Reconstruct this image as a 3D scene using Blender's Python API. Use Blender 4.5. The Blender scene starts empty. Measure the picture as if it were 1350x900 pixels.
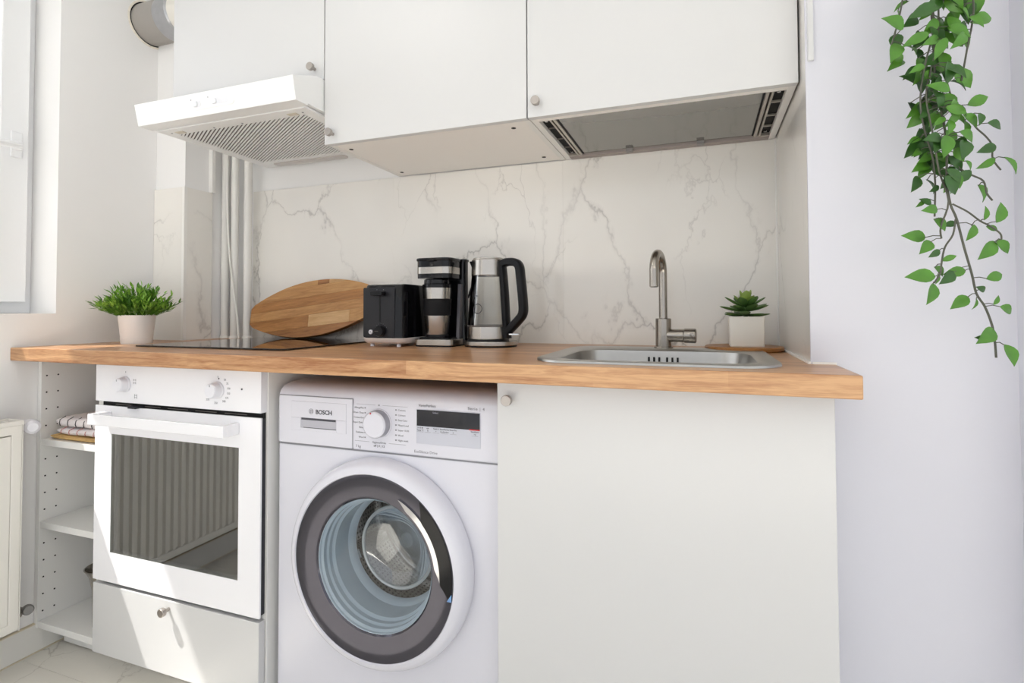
import bpy, bmesh, math, random
from mathutils import Vector, Matrix
random.seed(7)
R_ = math.radians
scene = bpy.context.scene
COL = scene.collection

# ------------------------------------------------------------------ camera
CAM = Vector((1.2024, -1.6001, 1.0218))
YAW, PITCH, ROLL, FPX, PY = 0.3459, 0.0251, -0.0036, 700.10, 391.16
def cam_basis():
    cy, sy = math.cos(YAW), math.sin(YAW)
    fwd = Vector((-sy, cy, 0)); right = Vector((cy, sy, 0)); up = Vector((0, 0, 1))
    f = fwd * math.cos(PITCH) + up * math.sin(PITCH)
    u = up * math.cos(PITCH) - fwd * math.sin(PITCH)
    r = right * math.cos(ROLL) + u * math.sin(ROLL)
    u = u * math.cos(ROLL) - right * math.sin(ROLL)
    return r, u, f
cr, cu, cf = cam_basis()
cd = bpy.data.cameras.new('camera')
cam = bpy.data.objects.new('camera', cd); COL.objects.link(cam)
cam.matrix_world = Matrix(((cr.x, cu.x, -cf.x, CAM.x), (cr.y, cu.y, -cf.y, CAM.y), (cr.z, cu.z, -cf.z, CAM.z), (0, 0, 0, 1)))
cd.sensor_width = 36; cd.sensor_fit = 'HORIZONTAL'
cd.lens = FPX / 1350 * 36
cd.shift_y = -(450 - PY) / 1350
cd.clip_start = 0.02
scene.camera = cam

# ------------------------------------------------------------------ light
scene.view_settings.view_transform = 'Standard'
scene.view_settings.look = 'None'
scene.view_settings.gamma = 1
scene.view_settings.use_curve_mapping = False
scene.view_settings.exposure = 0.12
w = bpy.data.worlds.new('sky'); scene.world = w; w.use_nodes = True
bg = w.node_tree.nodes['Background']
bg.inputs[0].default_value = (0.955, 0.985, 1.035, 1)
bg.inputs[1].default_value = 1.0
sd = bpy.data.lights.new('sun', 'SUN'); sd.energy = 32.0; sd.angle = R_(0.6); sd.color = (1.0, 0.97, 0.92)
sun = bpy.data.objects.new('sun', sd); COL.objects.link(sun)
sun.rotation_euler = Vector((1.0, 0.55, -1.82)).to_track_quat('-Z', 'Y').to_euler()
sun.location = (-4, -3, 5)
ad = bpy.data.lights.new('window_daylight', 'AREA'); ad.shape = 'RECTANGLE'; ad.size = 1.2; ad.size_y = 1.9
ad.energy = 6; ad.color = (0.95, 0.975, 1.0)
al = bpy.data.objects.new('window_daylight', ad); COL.objects.link(al)
al.location = (-0.99, -1.55, 1.66); al.rotation_euler = (0, R_(-90), 0)

ld = bpy.data.lights.new('added_fill_light', 'AREA'); ld.shape = 'DISK'; ld.size = 0.7; ld.energy = 3.0; ld.color = (1.0, 0.98, 0.96)  # fill light added without a fixture, lifts the left side of the room
lo = bpy.data.objects.new('added_fill_light', ld); COL.objects.link(lo); lo.location = (-0.10, -1.55, 2.50)

# ------------------------------------------------------------------ materials
def lin(c):
    if isinstance(c, str):
        c = c.lstrip('#'); c = [int(c[i:i+2], 16) / 255 for i in (0, 2, 4)]
    return tuple((x / 12.92 if x <= 0.04045 else ((x + 0.055) / 1.055) ** 2.4) for x in c) + (1,)
MATS = {}
def mat(name, color, rough=0.5, metal=0.0, coat=0.0, var=0.0, vscale=30, bump=0.0, bscale=200, spec=0.5, stretch=None, emit=None):
    if name in MATS: return MATS[name]
    m = bpy.data.materials.new(name); m.use_nodes = True
    nt = m.node_tree; b = nt.nodes['Principled BSDF']
    col = lin(color)
    b.inputs['Base Color'].default_value = col
    b.inputs['Roughness'].default_value = rough
    b.inputs['Metallic'].default_value = metal
    b.inputs['Coat Weight'].default_value = coat
    b.inputs['Specular IOR Level'].default_value = spec
    geo = nt.nodes.new('ShaderNodeNewGeometry')
    vec = geo.outputs['Position']
    if stretch:
        mp = nt.nodes.new('ShaderNodeMapping'); mp.inputs['Scale'].default_value = stretch
        nt.links.new(vec, mp.inputs[0]); vec = mp.outputs[0]
    n = nt.nodes.new('ShaderNodeTexNoise'); n.inputs['Scale'].default_value = vscale; n.inputs['Detail'].default_value = 4
    nt.links.new(vec, n.inputs['Vector'])
    mx = nt.nodes.new('ShaderNodeMix'); mx.data_type = 'RGBA'
    k = var
    mx.inputs[6].default_value = tuple(max(0, c * (1 - k)) for c in col[:3]) + (1,)
    mx.inputs[7].default_value = tuple(min(1, c * (1 + k)) for c in col[:3]) + (1,)
    nt.links.new(n.outputs['Fac'], mx.inputs[0]); nt.links.new(mx.outputs[2], b.inputs['Base Color'])
    if bump:
        n2 = nt.nodes.new('ShaderNodeTexNoise'); n2.inputs['Scale'].default_value = bscale; n2.inputs['Detail'].default_value = 3
        nt.links.new(vec, n2.inputs['Vector'])
        bp = nt.nodes.new('ShaderNodeBump'); bp.inputs['Strength'].default_value = bump; bp.inputs['Distance'].default_value = 0.001
        nt.links.new(n2.outputs['Fac'], bp.inputs['Height']); nt.links.new(bp.outputs[0], b.inputs['Normal'])
    MATS[name] = m
    return m

def ramp(nt, src, stops):
    r = nt.nodes.new('ShaderNodeValToRGB')
    el = r.color_ramp.elements
    while len(el) > len(stops): el.remove(el[-1])
    while len(el) < len(stops): el.new(0.5)
    for e, (p, c) in zip(el, stops):
        e.position = p; e.color = c if len(c) == 4 else tuple(c) + (1,)
    nt.links.new(src, r.inputs[0]); return r
def mathn(nt, op, a, b=None):
    n = nt.nodes.new('ShaderNodeMath'); n.operation = op
    for i, v in enumerate((a, b)):
        if v is None: continue
        if isinstance(v, (int, float)): n.inputs[i].default_value = v
        else: nt.links.new(v, n.inputs[i])
    return n.outputs[0]

def marble(name, base, vein, scale=1.6, offset=(0, 0, 0), rough=0.07, strength=0.8):
    m = bpy.data.materials.new(name); m.use_nodes = True
    nt = m.node_tree; b = nt.nodes['Principled BSDF']
    geo = nt.nodes.new('ShaderNodeNewGeometry')
    mp = nt.nodes.new('ShaderNodeMapping'); mp.inputs['Location'].default_value = offset
    mp.inputs['Rotation'].default_value = (0.15, 0.55, 0.2)
    mp.inputs['Scale'].default_value = (1.0, 1.0, 0.62)
    nt.links.new(geo.outputs['Position'], mp.inputs[0])
    wn = nt.nodes.new('ShaderNodeTexNoise'); wn.inputs['Scale'].default_value = 3.2; wn.inputs['Detail'].default_value = 6; wn.inputs['Roughness'].default_value = 0.6
    nt.links.new(mp.outputs[0], wn.inputs['Vector'])
    wv = nt.nodes.new('ShaderNodeVectorMath'); wv.operation = 'MULTIPLY_ADD'
    nt.links.new(wn.outputs['Color'], wv.inputs[0]); wv.inputs[1].default_value = (0.30, 0.30, 0.30); nt.links.new(mp.outputs[0], wv.inputs[2])
    def veins(sc, width, seed, lo, hi):
        v = nt.nodes.new('ShaderNodeTexVoronoi'); v.feature = 'DISTANCE_TO_EDGE'; v.voronoi_dimensions = '4D'
        v.inputs['Scale'].default_value = sc; v.inputs['W'].default_value = seed
        nt.links.new(wv.outputs[0], v.inputs['Vector'])
        k = nt.nodes.new('ShaderNodeTexNoise'); k.noise_dimensions = '4D'; k.inputs['W'].default_value = seed + 9
        k.inputs['Scale'].default_value = sc * 1.1; k.inputs['Detail'].default_value = 3
        nt.links.new(mp.outputs[0], k.inputs['Vector'])
        kr = ramp(nt, k.outputs['Fac'], [(lo, (0, 0, 0)), (hi, (1, 1, 1))])
        core = ramp(nt, v.outputs['Distance'], [(0.0, (1, 1, 1)), (width, (0.22, 0.22, 0.22)), (width * 2.6, (0, 0, 0))])
        return mathn(nt, 'MULTIPLY', core.outputs[0], kr.outputs[0])
    v1 = veins(scale * 1.7, 0.007, 1.3, 0.38, 0.62)
    v2 = veins(scale * 3.0, 0.006, 5.0, 0.50, 0.68)
    tot = mathn(nt, 'MINIMUM', mathn(nt, 'MULTIPLY', mathn(nt, 'ADD', v1, mathn(nt, 'MULTIPLY', v2, 0.55)), strength), 1.0)
    cl = nt.nodes.new('ShaderNodeTexNoise'); cl.inputs['Scale'].default_value = 2.5; cl.inputs['Detail'].default_value = 3
    nt.links.new(mp.outputs[0], cl.inputs['Vector'])
    base_l, vein_l = lin(base), lin(vein)
    c1 = ramp(nt, cl.outputs['Fac'], [(0.35, tuple(x * 0.94 for x in base_l[:3])), (0.65, base_l[:3])])
    mx = nt.nodes.new('ShaderNodeMix'); mx.data_type = 'RGBA'
    nt.links.new(tot, mx.inputs[0]); nt.links.new(c1.outputs[0], mx.inputs[6]); mx.inputs[7].default_value = vein_l
    nt.links.new(mx.outputs[2], b.inputs['Base Color'])
    b.inputs['Roughness'].default_value = rough
    MATS[name] = m; return m

def wood(name, light, dark, staves=None, rough=0.35, axis=(1, 9, 9), scale=6.0, contrast=1.0, local=False, seed=0.0):
    m = bpy.data.materials.new(name); m.use_nodes = True
    nt = m.node_tree; b = nt.nodes['Principled BSDF']
    if local:
        tc = nt.nodes.new('ShaderNodeTexCoord'); pos = tc.outputs['Object']
    else:
        geo = nt.nodes.new('ShaderNodeNewGeometry'); pos = geo.outputs['Position']
    mp = nt.nodes.new('ShaderNodeMapping'); mp.inputs['Scale'].default_value = axis; mp.inputs['Location'].default_value = (seed, seed * 1.7, seed * .6)
    nt.links.new(pos, mp.inputs[0])
    g = nt.nodes.new('ShaderNodeTexNoise'); g.inputs['Scale'].default_value = scale; g.inputs['Detail'].default_value = 7
    g.inputs['Roughness'].default_value = 0.62; g.inputs['Distortion'].default_value = 1.1
    nt.links.new(mp.outputs[0], g.inputs['Vector'])
    f = nt.nodes.new('ShaderNodeTexNoise'); f.inputs['Scale'].default_value = scale * 9; f.inputs['Detail'].default_value = 3
    nt.links.new(mp.outputs[0], f.inputs['Vector'])
    s = mathn(nt, 'ADD', mathn(nt, 'MULTIPLY', g.outputs['Fac'], 0.8), mathn(nt, 'MULTIPLY', f.outputs['Fac'], 0.2))
    if staves:
        sep = nt.nodes.new('ShaderNodeSeparateXYZ'); nt.links.new(pos, sep.inputs[0])
        cmb = nt.nodes.new('ShaderNodeCombineXYZ')
        nt.links.new(sep.outputs[0], cmb.inputs[0]); nt.links.new(mathn(nt, 'ADD', mathn(nt, 'SUBTRACT', sep.outputs[1], sep.outputs[2]), 5.553 + 0.0), cmb.inputs[1])
        br = nt.nodes.new('ShaderNodeTexBrick'); br.offset = 0.37; br.offset_frequency = 2
        br.inputs['Scale'].default_value = 1; br.inputs['Mortar Size'].default_value = 0.0
        br.inputs['Brick Width'].default_value = staves[0]; br.inputs['Row Height'].default_value = staves[1]
        br.inputs['Color1'].default_value = (0, 0, 0, 1); br.inputs['Color2'].default_value = (1, 1, 1, 1)
        nt.links.new(cmb.outputs[0], br.inputs['Vector'])
        s = mathn(nt, 'ADD', s, mathn(nt, 'MULTIPLY', mathn(nt, 'SUBTRACT', br.outputs['Color'], 0.5), staves[2]))
    k = 0.22 / contrast
    r = ramp(nt, s, [(0.5 - k, lin(dark)), (0.5, tuple((a + c) / 2 for a, c in zip(lin(dark)[:3], lin(light)[:3]))), (0.5 + k, lin(light))])
    nt.links.new(r.outputs[0], b.inputs['Base Color'])
    b.inputs['Roughness'].default_value = rough
    MATS[name] = m; return m

def glass(name, tint=(1, 1, 1), refl=1.0, trans=1.0, ior=1.45, base=0.0):
    m = bpy.data.materials.new(name); m.use_nodes = True
    nt = m.node_tree; nt.nodes.clear()
    out = nt.nodes.new('ShaderNodeOutputMaterial')
    t = nt.nodes.new('ShaderNodeBsdfTransparent'); t.inputs[0].default_value = tuple(c * trans for c in tint) + (1,)
    gl = nt.nodes.new('ShaderNodeBsdfGlossy'); gl.inputs['Roughness'].default_value = 0.02
    fr = nt.nodes.new('ShaderNodeFresnel'); fr.inputs[0].default_value = ior
    mx = nt.nodes.new('ShaderNodeMixShader')
    nt.links.new(mathn(nt, 'MINIMUM', mathn(nt, 'ADD', mathn(nt, 'MULTIPLY', fr.outputs[0], refl), base), 1.0), mx.inputs[0])
    nt.links.new(t.outputs[0], mx.inputs[1]); nt.links.new(gl.outputs[0], mx.inputs[2])
    nt.links.new(mx.outputs[0], out.inputs[0])
    MATS[name] = m; return m

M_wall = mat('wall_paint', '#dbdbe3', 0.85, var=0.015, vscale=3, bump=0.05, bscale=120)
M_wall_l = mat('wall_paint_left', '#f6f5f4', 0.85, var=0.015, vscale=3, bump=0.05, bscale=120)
M_ceil = mat('ceiling_paint', '#f0f0ee', 0.9, var=0.01)
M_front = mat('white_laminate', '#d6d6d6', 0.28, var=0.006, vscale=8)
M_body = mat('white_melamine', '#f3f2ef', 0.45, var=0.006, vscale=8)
M_under = mat('cabinet_underside', '#fbf8f4', 0.5, var=0.01, vscale=8)
M_enamel = mat('white_enamel', '#f7f7fb', 0.18, var=0.004, coat=0.3)
M_wash = mat('washer_white', '#dedee7', 0.22, var=0.004, coat=0.2)
M_wplastic = mat('white_plastic', '#e8e8ee', 0.3, var=0.005)
M_seam = mat('seam_grey', '#8a8a90', 0.6)
M_hood = mat('hood_white_lacquer', '#f4f4f3', 0.3, var=0.004)
M_black = mat('black_gloss_plastic', '#0f0f12', 0.12, var=0.1, spec=0.35)
M_blackm = mat('black_matt_plastic', '#121215', 0.40, var=0.1, spec=0.25)
M_rubber = mat('black_rubber', '#141416', 0.6, var=0.1, spec=0.25)
M_void = mat('dark_recess', '#0b0b0c', 0.8)
M_chassis = mat('oven_chassis', '#23232c', 0.35)
M_steel = mat('brushed_steel', '#b9b4ad', 0.24, 1.0, var=0.06, vscale=60, stretch=(1, 1, 14))
M_steelh = mat('brushed_steel_horizontal', '#b9b6b0', 0.26, 1.0, var=0.06, vscale=60, stretch=(1, 1, 14))
M_tap = mat('brushed_nickel', '#a8a29a', 0.27, 1.0, var=0.05, vscale=80)
M_sink = mat('sink_steel', '#b4b2ae', 0.3, 1.0, var=0.05, vscale=40)
M_chrome = mat('chrome', '#d0d0d2', 0.08, 1.0)
M_knob = mat('knob_metal', '#b5aea8', 0.35, 1.0, var=0.05)
M_alu = mat('aluminium_rail', '#b9b3aa', 0.4, 0.7, var=0.04)
M_mirrorpanel = mat('grey_glass_panel', '#8a8883', 0.07, 0.55, var=0.03)
M_hobglass = mat('black_hob_glass', '#060608', 0.03, coat=0.5)
M_mark = mat('grey_print', '#85858c', 0.6)
M_dmark = mat('dark_print', '#4a4a52', 0.6)
M_red = mat('red_print', '#c8202c', 0.5)
M_ringdark = mat('dark_chrome_ring', '#55545c', 0.13, 0.9, var=0.06, vscale=20)
M_seal = mat('blue_grey_seal', '#dbe9f2', 0.22, var=0.04, coat=0.4)
M_drum = mat('drum_steel', '#d4d2ce', 0.22, 1.0, var=0.08)
M_disp = mat('display_black', '#17171f', 0.1)
M_dispg = mat('display_grey', '#c9cbd6', 0.35)
M_pot = mat('white_ceramic', '#efebe8', 0.45, var=0.01)
M_cube = mat('chalk_white_ceramic', '#e6e1d8', 0.7, var=0.015, bump=0.1)
M_leaf = mat('ivy_leaf', '#4c8124', 0.4, var=0.35, vscale=45)
M_leafd = mat('ivy_leaf_dark', '#315a20', 0.4, var=0.35, vscale=45)
M_stem = mat('ivy_stem', '#55564a', 0.6, var=0.2)
M_grass = mat('grass_leaf', '#4f8022', 0.5, var=0.55, vscale=55)
M_grassl = mat('grass_leaf_light', '#83b440', 0.5, var=0.3, vscale=55)
M_soil = mat('soil', '#2b211a', 0.95, var=0.4, vscale=200)
M_succ = mat('succulent_leaf', '#55793b', 0.5, var=0.35, vscale=35)
M_succl = mat('succulent_leaf_light', '#8aa34a', 0.5, var=0.3, vscale=35)
M_pipe = mat('white_pipe_paint', '#efede8', 0.4, var=0.01)
M_rad = mat('radiator_enamel', '#f1eee6', 0.4, var=0.006)
M_valve = mat('valve_nickel', '#a29c95', 0.35, 0.9, var=0.08, vscale=90)
M_pvc = mat('window_pvc', '#f2f3f4', 0.3, var=0.004)
M_duct = mat('grey_pvc_duct', '#a39e98', 0.4, var=0.03)
M_duct2 = mat('silver_tape', '#b4b5b8', 0.3, 0.7, var=0.1, vscale=60)
M_flex = mat('flexible_white_duct', '#e9e6df', 0.5, var=0.02)
M_grout = mat('grout', '#dcd7ce', 0.8)
M_trim = mat('white_edge_trim', '#f4f2ee', 0.35)
M_skirt = mat('skirting_tile', '#e9e7e1', 0.12, var=0.03, vscale=3)
M_silicone = mat('cream_sealant', '#d9cdb4', 0.7, var=0.15, vscale=60)
M_towel = mat('white_tea_towel', '#e9e2e2', 0.95, var=0.03, bump=0.4, bscale=900)
M_towstripe = mat('towel_stripe', '#3c3a3e', 0.95)
M_towstripe2 = mat('towel_stripe_red', '#c98a86', 0.95)
M_tan = mat('tan_straw', '#d2ae72', 0.9, var=0.2, vscale=120, bump=0.5, bscale=500)
M_paper = mat('cable_white', '#f2f0ea', 0.5)
M_slotgrey = mat('slot_dark_grey', '#6d6763', 0.7)
M_lampglass = mat('hood_lamp_cover', '#cfc9c6', 0.35)
M_filterdark = mat('filter_dark', '#6e6662', 0.7)
M_blue = mat('blue_sticker', '#7fa8d8', 0.4)
M_marble = marble('marble_tile', '#f6f3ed', '#827c76', 1.5, (0.35, 0, 0.2), strength=0.6)
M_floor = marble('marble_floor_tile', '#ebe7de', '#9b9287', 2.1, (0.1, 0.4, 0), rough=0.2, strength=0.6)
M_oak = wood('worktop_oak', '#d3a77b', '#9c6740', (0.62, 0.038, 0.14), 0.30, (1, 14, 14), 5.0, 1.55)
M_coaster = wood('acacia_board', '#b57d3e', '#7a4a1e', None, 0.4, (1, 8, 8), 7, 0.9)
STAVE = [wood('stave_%s' % n, a, b, None, 0.42, (1, 1, 10), 6.0, 1.15, True, i * 1.37)
         for i, (n, a, b) in enumerate((('amber', '#c98e50', '#8d5a2a'), ('honey', '#d9aa70', '#b07a42'), ('pale', '#e0b886', '#c1925c'), ('brown', '#bd8249', '#7d4f28'), ('light', '#d4a166', '#a16c38')))]
G_win = glass('window_glass', (1, 1, 1), 0.8, 0.98)
G_oven = glass('oven_door_glass', (0.74, 0.78, 0.76), 1.4, 1.0, base=0.22)
G_kettle = glass('kettle_glass', (0.985, 0.985, 0.975), 1.0, 1.0)
G_wash = glass('washer_door_glass', (0.9, 0.92, 0.94), 1.0, 1.0)

# ------------------------------------------------------------------ mesh helpers
ORG = {}
class MB:
    def __init__(s): s.v = []; s.f = []
    def add(s, vs, fs):
        o = len(s.v); s.v += [tuple(p) for p in vs]; s.f += [tuple(i + o for i in f) for f in fs]; return s
    def box(s, x0, x1, y0, y1, z0, z1):
        x0, x1 = min(x0, x1), max(x0, x1); y0, y1 = min(y0, y1), max(y0, y1); z0, z1 = min(z0, z1), max(z0, z1)
        return s.add([(x0, y0, z0), (x1, y0, z0), (x1, y1, z0), (x0, y1, z0), (x0, y0, z1), (x1, y0, z1), (x1, y1, z1), (x0, y1, z1)],
                     [(3, 2, 1, 0), (4, 5, 6, 7), (0, 1, 5, 4), (1, 2, 6, 5), (2, 3, 7, 6), (3, 0, 4, 7)])
    def prism(s, poly, d, axis='y'):
        """poly: CCW 2D outline; axis y -> (x,z) outline swept d=(y0,y1); z -> (x,y) outline; x -> (y,z) outline"""
        n = len(poly); a, b = d
        P = {'y': lambda p, t: (p[0], t, p[1]), 'z': lambda p, t: (p[0], p[1], t), 'x': lambda p, t: (t, p[0], p[1])}[axis]
        vs = [P(p, a) for p in poly] + [P(p, b) for p in poly]
        fs = [tuple(range(n)), tuple(range(2 * n - 1, n - 1, -1))] + [(i, i + n, (i + 1) % n + n, (i + 1) % n) for i in range(n)]
        return s.add(vs, fs)
    def rings(s, rings, cap0=True, cap1=True):
        n = len(rings[0]); vs = [p for r in rings for p in r]; fs = []
        for k in range(len(rings) - 1):
            for i in range(n):
                j = (i + 1) % n
                fs.append((k * n + i, k * n + j, (k + 1) * n + j, (k + 1) * n + i))
        if cap0: fs.append(tuple(range(n - 1, -1, -1)))
        if cap1: fs.append(tuple((len(rings) - 1) * n + i for i in range(n)))
        return s.add(vs, fs)
    def lathe(s, prof, c=(0, 0, 0), axis=(0, 0, 1), n=32, cap0=True, cap1=True):
        """prof: list of (radius, height along axis)"""
        ax = Vector(axis).normalized(); q = ax.to_track_quat('Z', 'Y'); C = Vector(c)
        rr = []
        for r, h in prof:
            rr.append([C + q @ Vector((r * math.cos(2 * math.pi * i / n), r * math.sin(2 * math.pi * i / n), h)) for i in range(n)])
        return s.rings(rr, cap0, cap1)
    def tube(s, pts, r, n=10, cap=True):
        pts = [Vector(p) for p in pts]; rr = []
        rad = r if isinstance(r, (list, tuple)) else [r] * len(pts)
        prev = None
        for i, p in enumerate(pts):
            t = (pts[min(i + 1, len(pts) - 1)] - pts[max(i - 1, 0)]).normalized()
            if prev is None:
                u = t.orthogonal().normalized()
            else:
                u = (prev - t * prev.dot(t)).normalized()
            prev = u; w_ = t.cross(u)
            rr.append([p + (u * math.cos(2 * math.pi * k / n) + w_ * math.sin(2 * math.pi * k / n)) * rad[i] for k in range(n)])
        return s.rings(rr, cap, cap)
    def mesh(s, name, off=(0, 0, 0)):
        me = bpy.data.meshes.new(name)
        me.from_pydata([(v[0] - off[0], v[1] - off[1], v[2] - off[2]) for v in s.v], [], s.f)
        bm = bmesh.new(); bm.from_mesh(me); bmesh.ops.recalc_face_normals(bm, faces=bm.faces[:]); bm.to_mesh(me); bm.free()
        me.update(); return me
def smoothen(me, ang=35):
    me.polygons.foreach_set('use_smooth', [True] * len(me.polygons))
    me.set_sharp_from_angle(angle=R_(ang))
def obj(name, mb, m, parent=None, bevel=0.0, smooth=False, seg=2, off=None):
    o_ = off if off is not None else (ORG.get(parent.name, (0, 0, 0)) if parent else (0, 0, 0))
    me = mb.mesh(name, o_)
    if smooth: smoothen(me, smooth if not isinstance(smooth, bool) else 35)
    me.materials.append(m)
    o = bpy.data.objects.new(name, me); COL.objects.link(o)
    if parent: o.parent = parent
    elif off is not None: o.location = off
    ORG[o.name] = o_
    if bevel:
        md = o.modifiers.new('bevel', 'BEVEL'); md.width = bevel; md.segments = seg; md.limit_method = 'ANGLE'; md.angle_limit = R_(40)
        if not smooth: smoothen(me, 35)
        md.harden_normals = True
    return o
def tag(o, label, cat, group=None):
    o['label'] = label; o['category'] = cat
    if group: o['group'] = group
    return o
def thing(name, label, cat, loc=(0, 0, 0), group=None):
    o = bpy.data.objects.new(name, None); COL.objects.link(o); o.location = loc; o.empty_display_size = 0.05
    ORG[o.name] = tuple(loc)
    return tag(o, label, cat, group)
def struct(name, mb, m, label=None, **k):
    o = obj(name, mb, m, **k); o['kind'] = 'structure'
    if label: o['label'] = label
    return o
def text(name, s, size, loc, m, parent, align='LEFT', depth=0.0002, bold=0.0, spacing=1.0):
    cu_ = bpy.data.curves.new(name, 'FONT'); cu_.body = s; cu_.size = size; cu_.align_x = align; cu_.extrude = depth; cu_.offset = bold
    cu_.space_character = spacing; cu_.resolution_u = 3
    t = bpy.data.objects.new(name, cu_); COL.objects.link(t)
    bpy.context.view_layer.update()
    me = bpy.data.meshes.new_from_object(t.evaluated_get(bpy.context.evaluated_depsgraph_get()))
    bpy.data.objects.remove(t); bpy.data.curves.remove(cu_)
    org = Vector(ORG.get(parent.name, (0, 0, 0)))
    me.transform(Matrix.Translation(Vector(loc) - org) @ Matrix.Rotation(R_(90), 4, 'X'))
    me.materials.clear(); me.materials.append(m)
    o = bpy.data.objects.new(name, me); COL.objects.link(o); o.parent = parent; ORG[o.name] = tuple(org)
    return o
def rrect(x0, x1, z0, z1, r, n=6):
    pts = []
    for cx, cz, a0 in ((x1 - r, z0 + r, -90), (x1 - r, z1 - r, 0), (x0 + r, z1 - r, 90), (x0 + r, z0 + r, 180)):
        for i in range(n + 1):
            a = R_(a0 + 90 * i / n); pts.append((cx + r * math.cos(a), cz + r * math.sin(a)))
    return pts
def knob(parent, x, y, z, m=M_knob, name='knob'):
    """small drum knob on a stem, pointing to -y"""
    k = obj(name, MB().lathe([(0.0045, 0.0), (0.0045, 0.013), (0.010, 0.0135), (0.0108, 0.0145), (0.0108, 0.0235), (0.0100, 0.0245)], (x, y, z), (0, -1, 0), 24), m, parent, smooth=True)
    return k

# ------------------------------------------------------------------ dimensions
XL, XN, YW, XE = -0.7048, 1.394, -0.457, 1.705
ZT, TH = 0.918, 0.038
ZB = ZT - TH
YF = -0.587
CEIL = 2.52
YBACK = -3.6

# ================================================================== SETTING
fl = struct('floor', MB().box(XL - 0.2, 4.2, YBACK, 0.15, -0.06, -0.004), M_grout, 'pale marble tiled floor')
tile_me = {}
TS = 0.599
ix = 0
for i in range(9):
    for j in range(7):
        x0 = XL - 0.02 + i * 0.6; y1 = 0.0 - j * 0.6
        x1 = min(x0 + TS, 4.2); y0 = max(y1 - TS, YBACK)
        if x1 - x0 < 0.05 or y1 - y0 < 0.05: continue
        t = obj('tile', MB().box(x0, x1, y0, y1, -0.01, 0.0), M_floor, fl)
# left wall with window opening
WY0, WY1, WZ0, WZ1, WX = -2.6, -0.52, 1.017, 2.30, -1.03
wl = MB()
wl.box(WX, XL, WY1, 0.15, 0, CEIL); wl.box(WX, XL, YBACK, WY0, 0, CEIL)
wl.box(WX, XL, WY0, WY1, 0, WZ0); wl.box(WX, XL, WY0, WY1, WZ1, CEIL)
struct('wall_left', wl, M_wall_l, 'off-white plastered wall with the window')
wb = struct('wall_back', MB().box(XL - 0.2, XE, 0.010, 0.15, 0, CEIL), M_wall_l, 'white wall behind the worktop, marble tiled up to the cupboards')
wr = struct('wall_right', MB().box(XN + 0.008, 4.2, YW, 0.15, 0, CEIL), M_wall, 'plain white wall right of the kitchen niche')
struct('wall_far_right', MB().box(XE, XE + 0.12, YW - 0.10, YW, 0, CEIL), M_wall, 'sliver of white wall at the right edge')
struct('ceiling', MB().box(WX, 4.2, YBACK, 0.15, CEIL, CEIL + 0.1), M_ceil, 'white ceiling')
# boxed column in the left corner
CX, CY = -0.5586, -0.2014
co = struct('wall_corner', MB().box(XL, CX, CY, 0.01, 0, CEIL), M_wall_l, 'boxed-in white column in the left corner')
ZTILE = 1.4706
obj('tile', MB().box(XL + 0.001, CX - 0.002, CY - 0.008, CY, ZT, ZTILE), M_marble, co)
obj('tile', MB().box(CX, CX + 0.008, CY + 0.002, -0.094, ZT, ZTILE), M_marble, co)
obj('corner_trim', MB().box(CX - 0.003, CX + 0.0085, CY - 0.0085, CY + 0.003, ZT, ZTILE + 0.002), M_trim, co)
obj('edge_board', MB().box(CX, CX + 0.018, -0.104, -0.090, ZTILE, 1.66), M_trim, co)
# marble slabs on the back wall
for x0, x1, z1 in ((-0.446, 0.1866, 1.487), (0.1869, 0.7950, 1.487), (0.7953, XN - 0.004, 1.487)):
    obj('tile', MB().box(x0, x1, 0.0, 0.010, ZT - 0.004, z1), M_marble, wb)
obj('tile', MB().box(XN, XN + 0.008, YW + 0.006, -0.001, ZT - 0.004, 1.80), M_marble, wr)
obj('corner_trim', MB().box(XN - 0.004, XN + 0.004, -0.006, 0.004, ZT, 1.487), M_trim, wr)
obj('corner_trim', MB().box(XN - 0.001, XN + 0.008, YW - 0.001, YW + 0.006, ZT, CEIL), M_wall, wr)
obj('sealant_bead', MB().box(XN - 0.006, XN - 0.0012, YW - 0.004, -0.001, ZT, ZT + 0.004), M_trim, wr)
obj('sealant_bead', MB().box(XN + 0.0015, 1.4353, YW - 0.004, YW - 0.0012, ZT, ZT + 0.004), M_trim, wr)
# tiled skirting on the left wall
bs = struct('baseboard_left', MB().box(XL, XL + 0.010, YBACK, -0.42, 0, 0.084), M_skirt, 'cream tiled skirting under the radiator')
obj('sealant_bead', MB().box(XL, XL + 0.0105, YBACK, -0.42, 0.084, 0.0875), M_silicone, bs)
obj('sealant_bead', MB().box(XL + 0.010, XL + 0.013, YBACK, -0.42, 0.0, 0.003), M_silicone, bs)
# upper corner filler beside the right-hand cupboard
struct('trim_1', MB().box(XN + 0.002, XN + 0.012, YW - 0.006, YW, 1.497, CEIL), M_front, 'narrow white filler strip beside the right wall cupboard')

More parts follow.
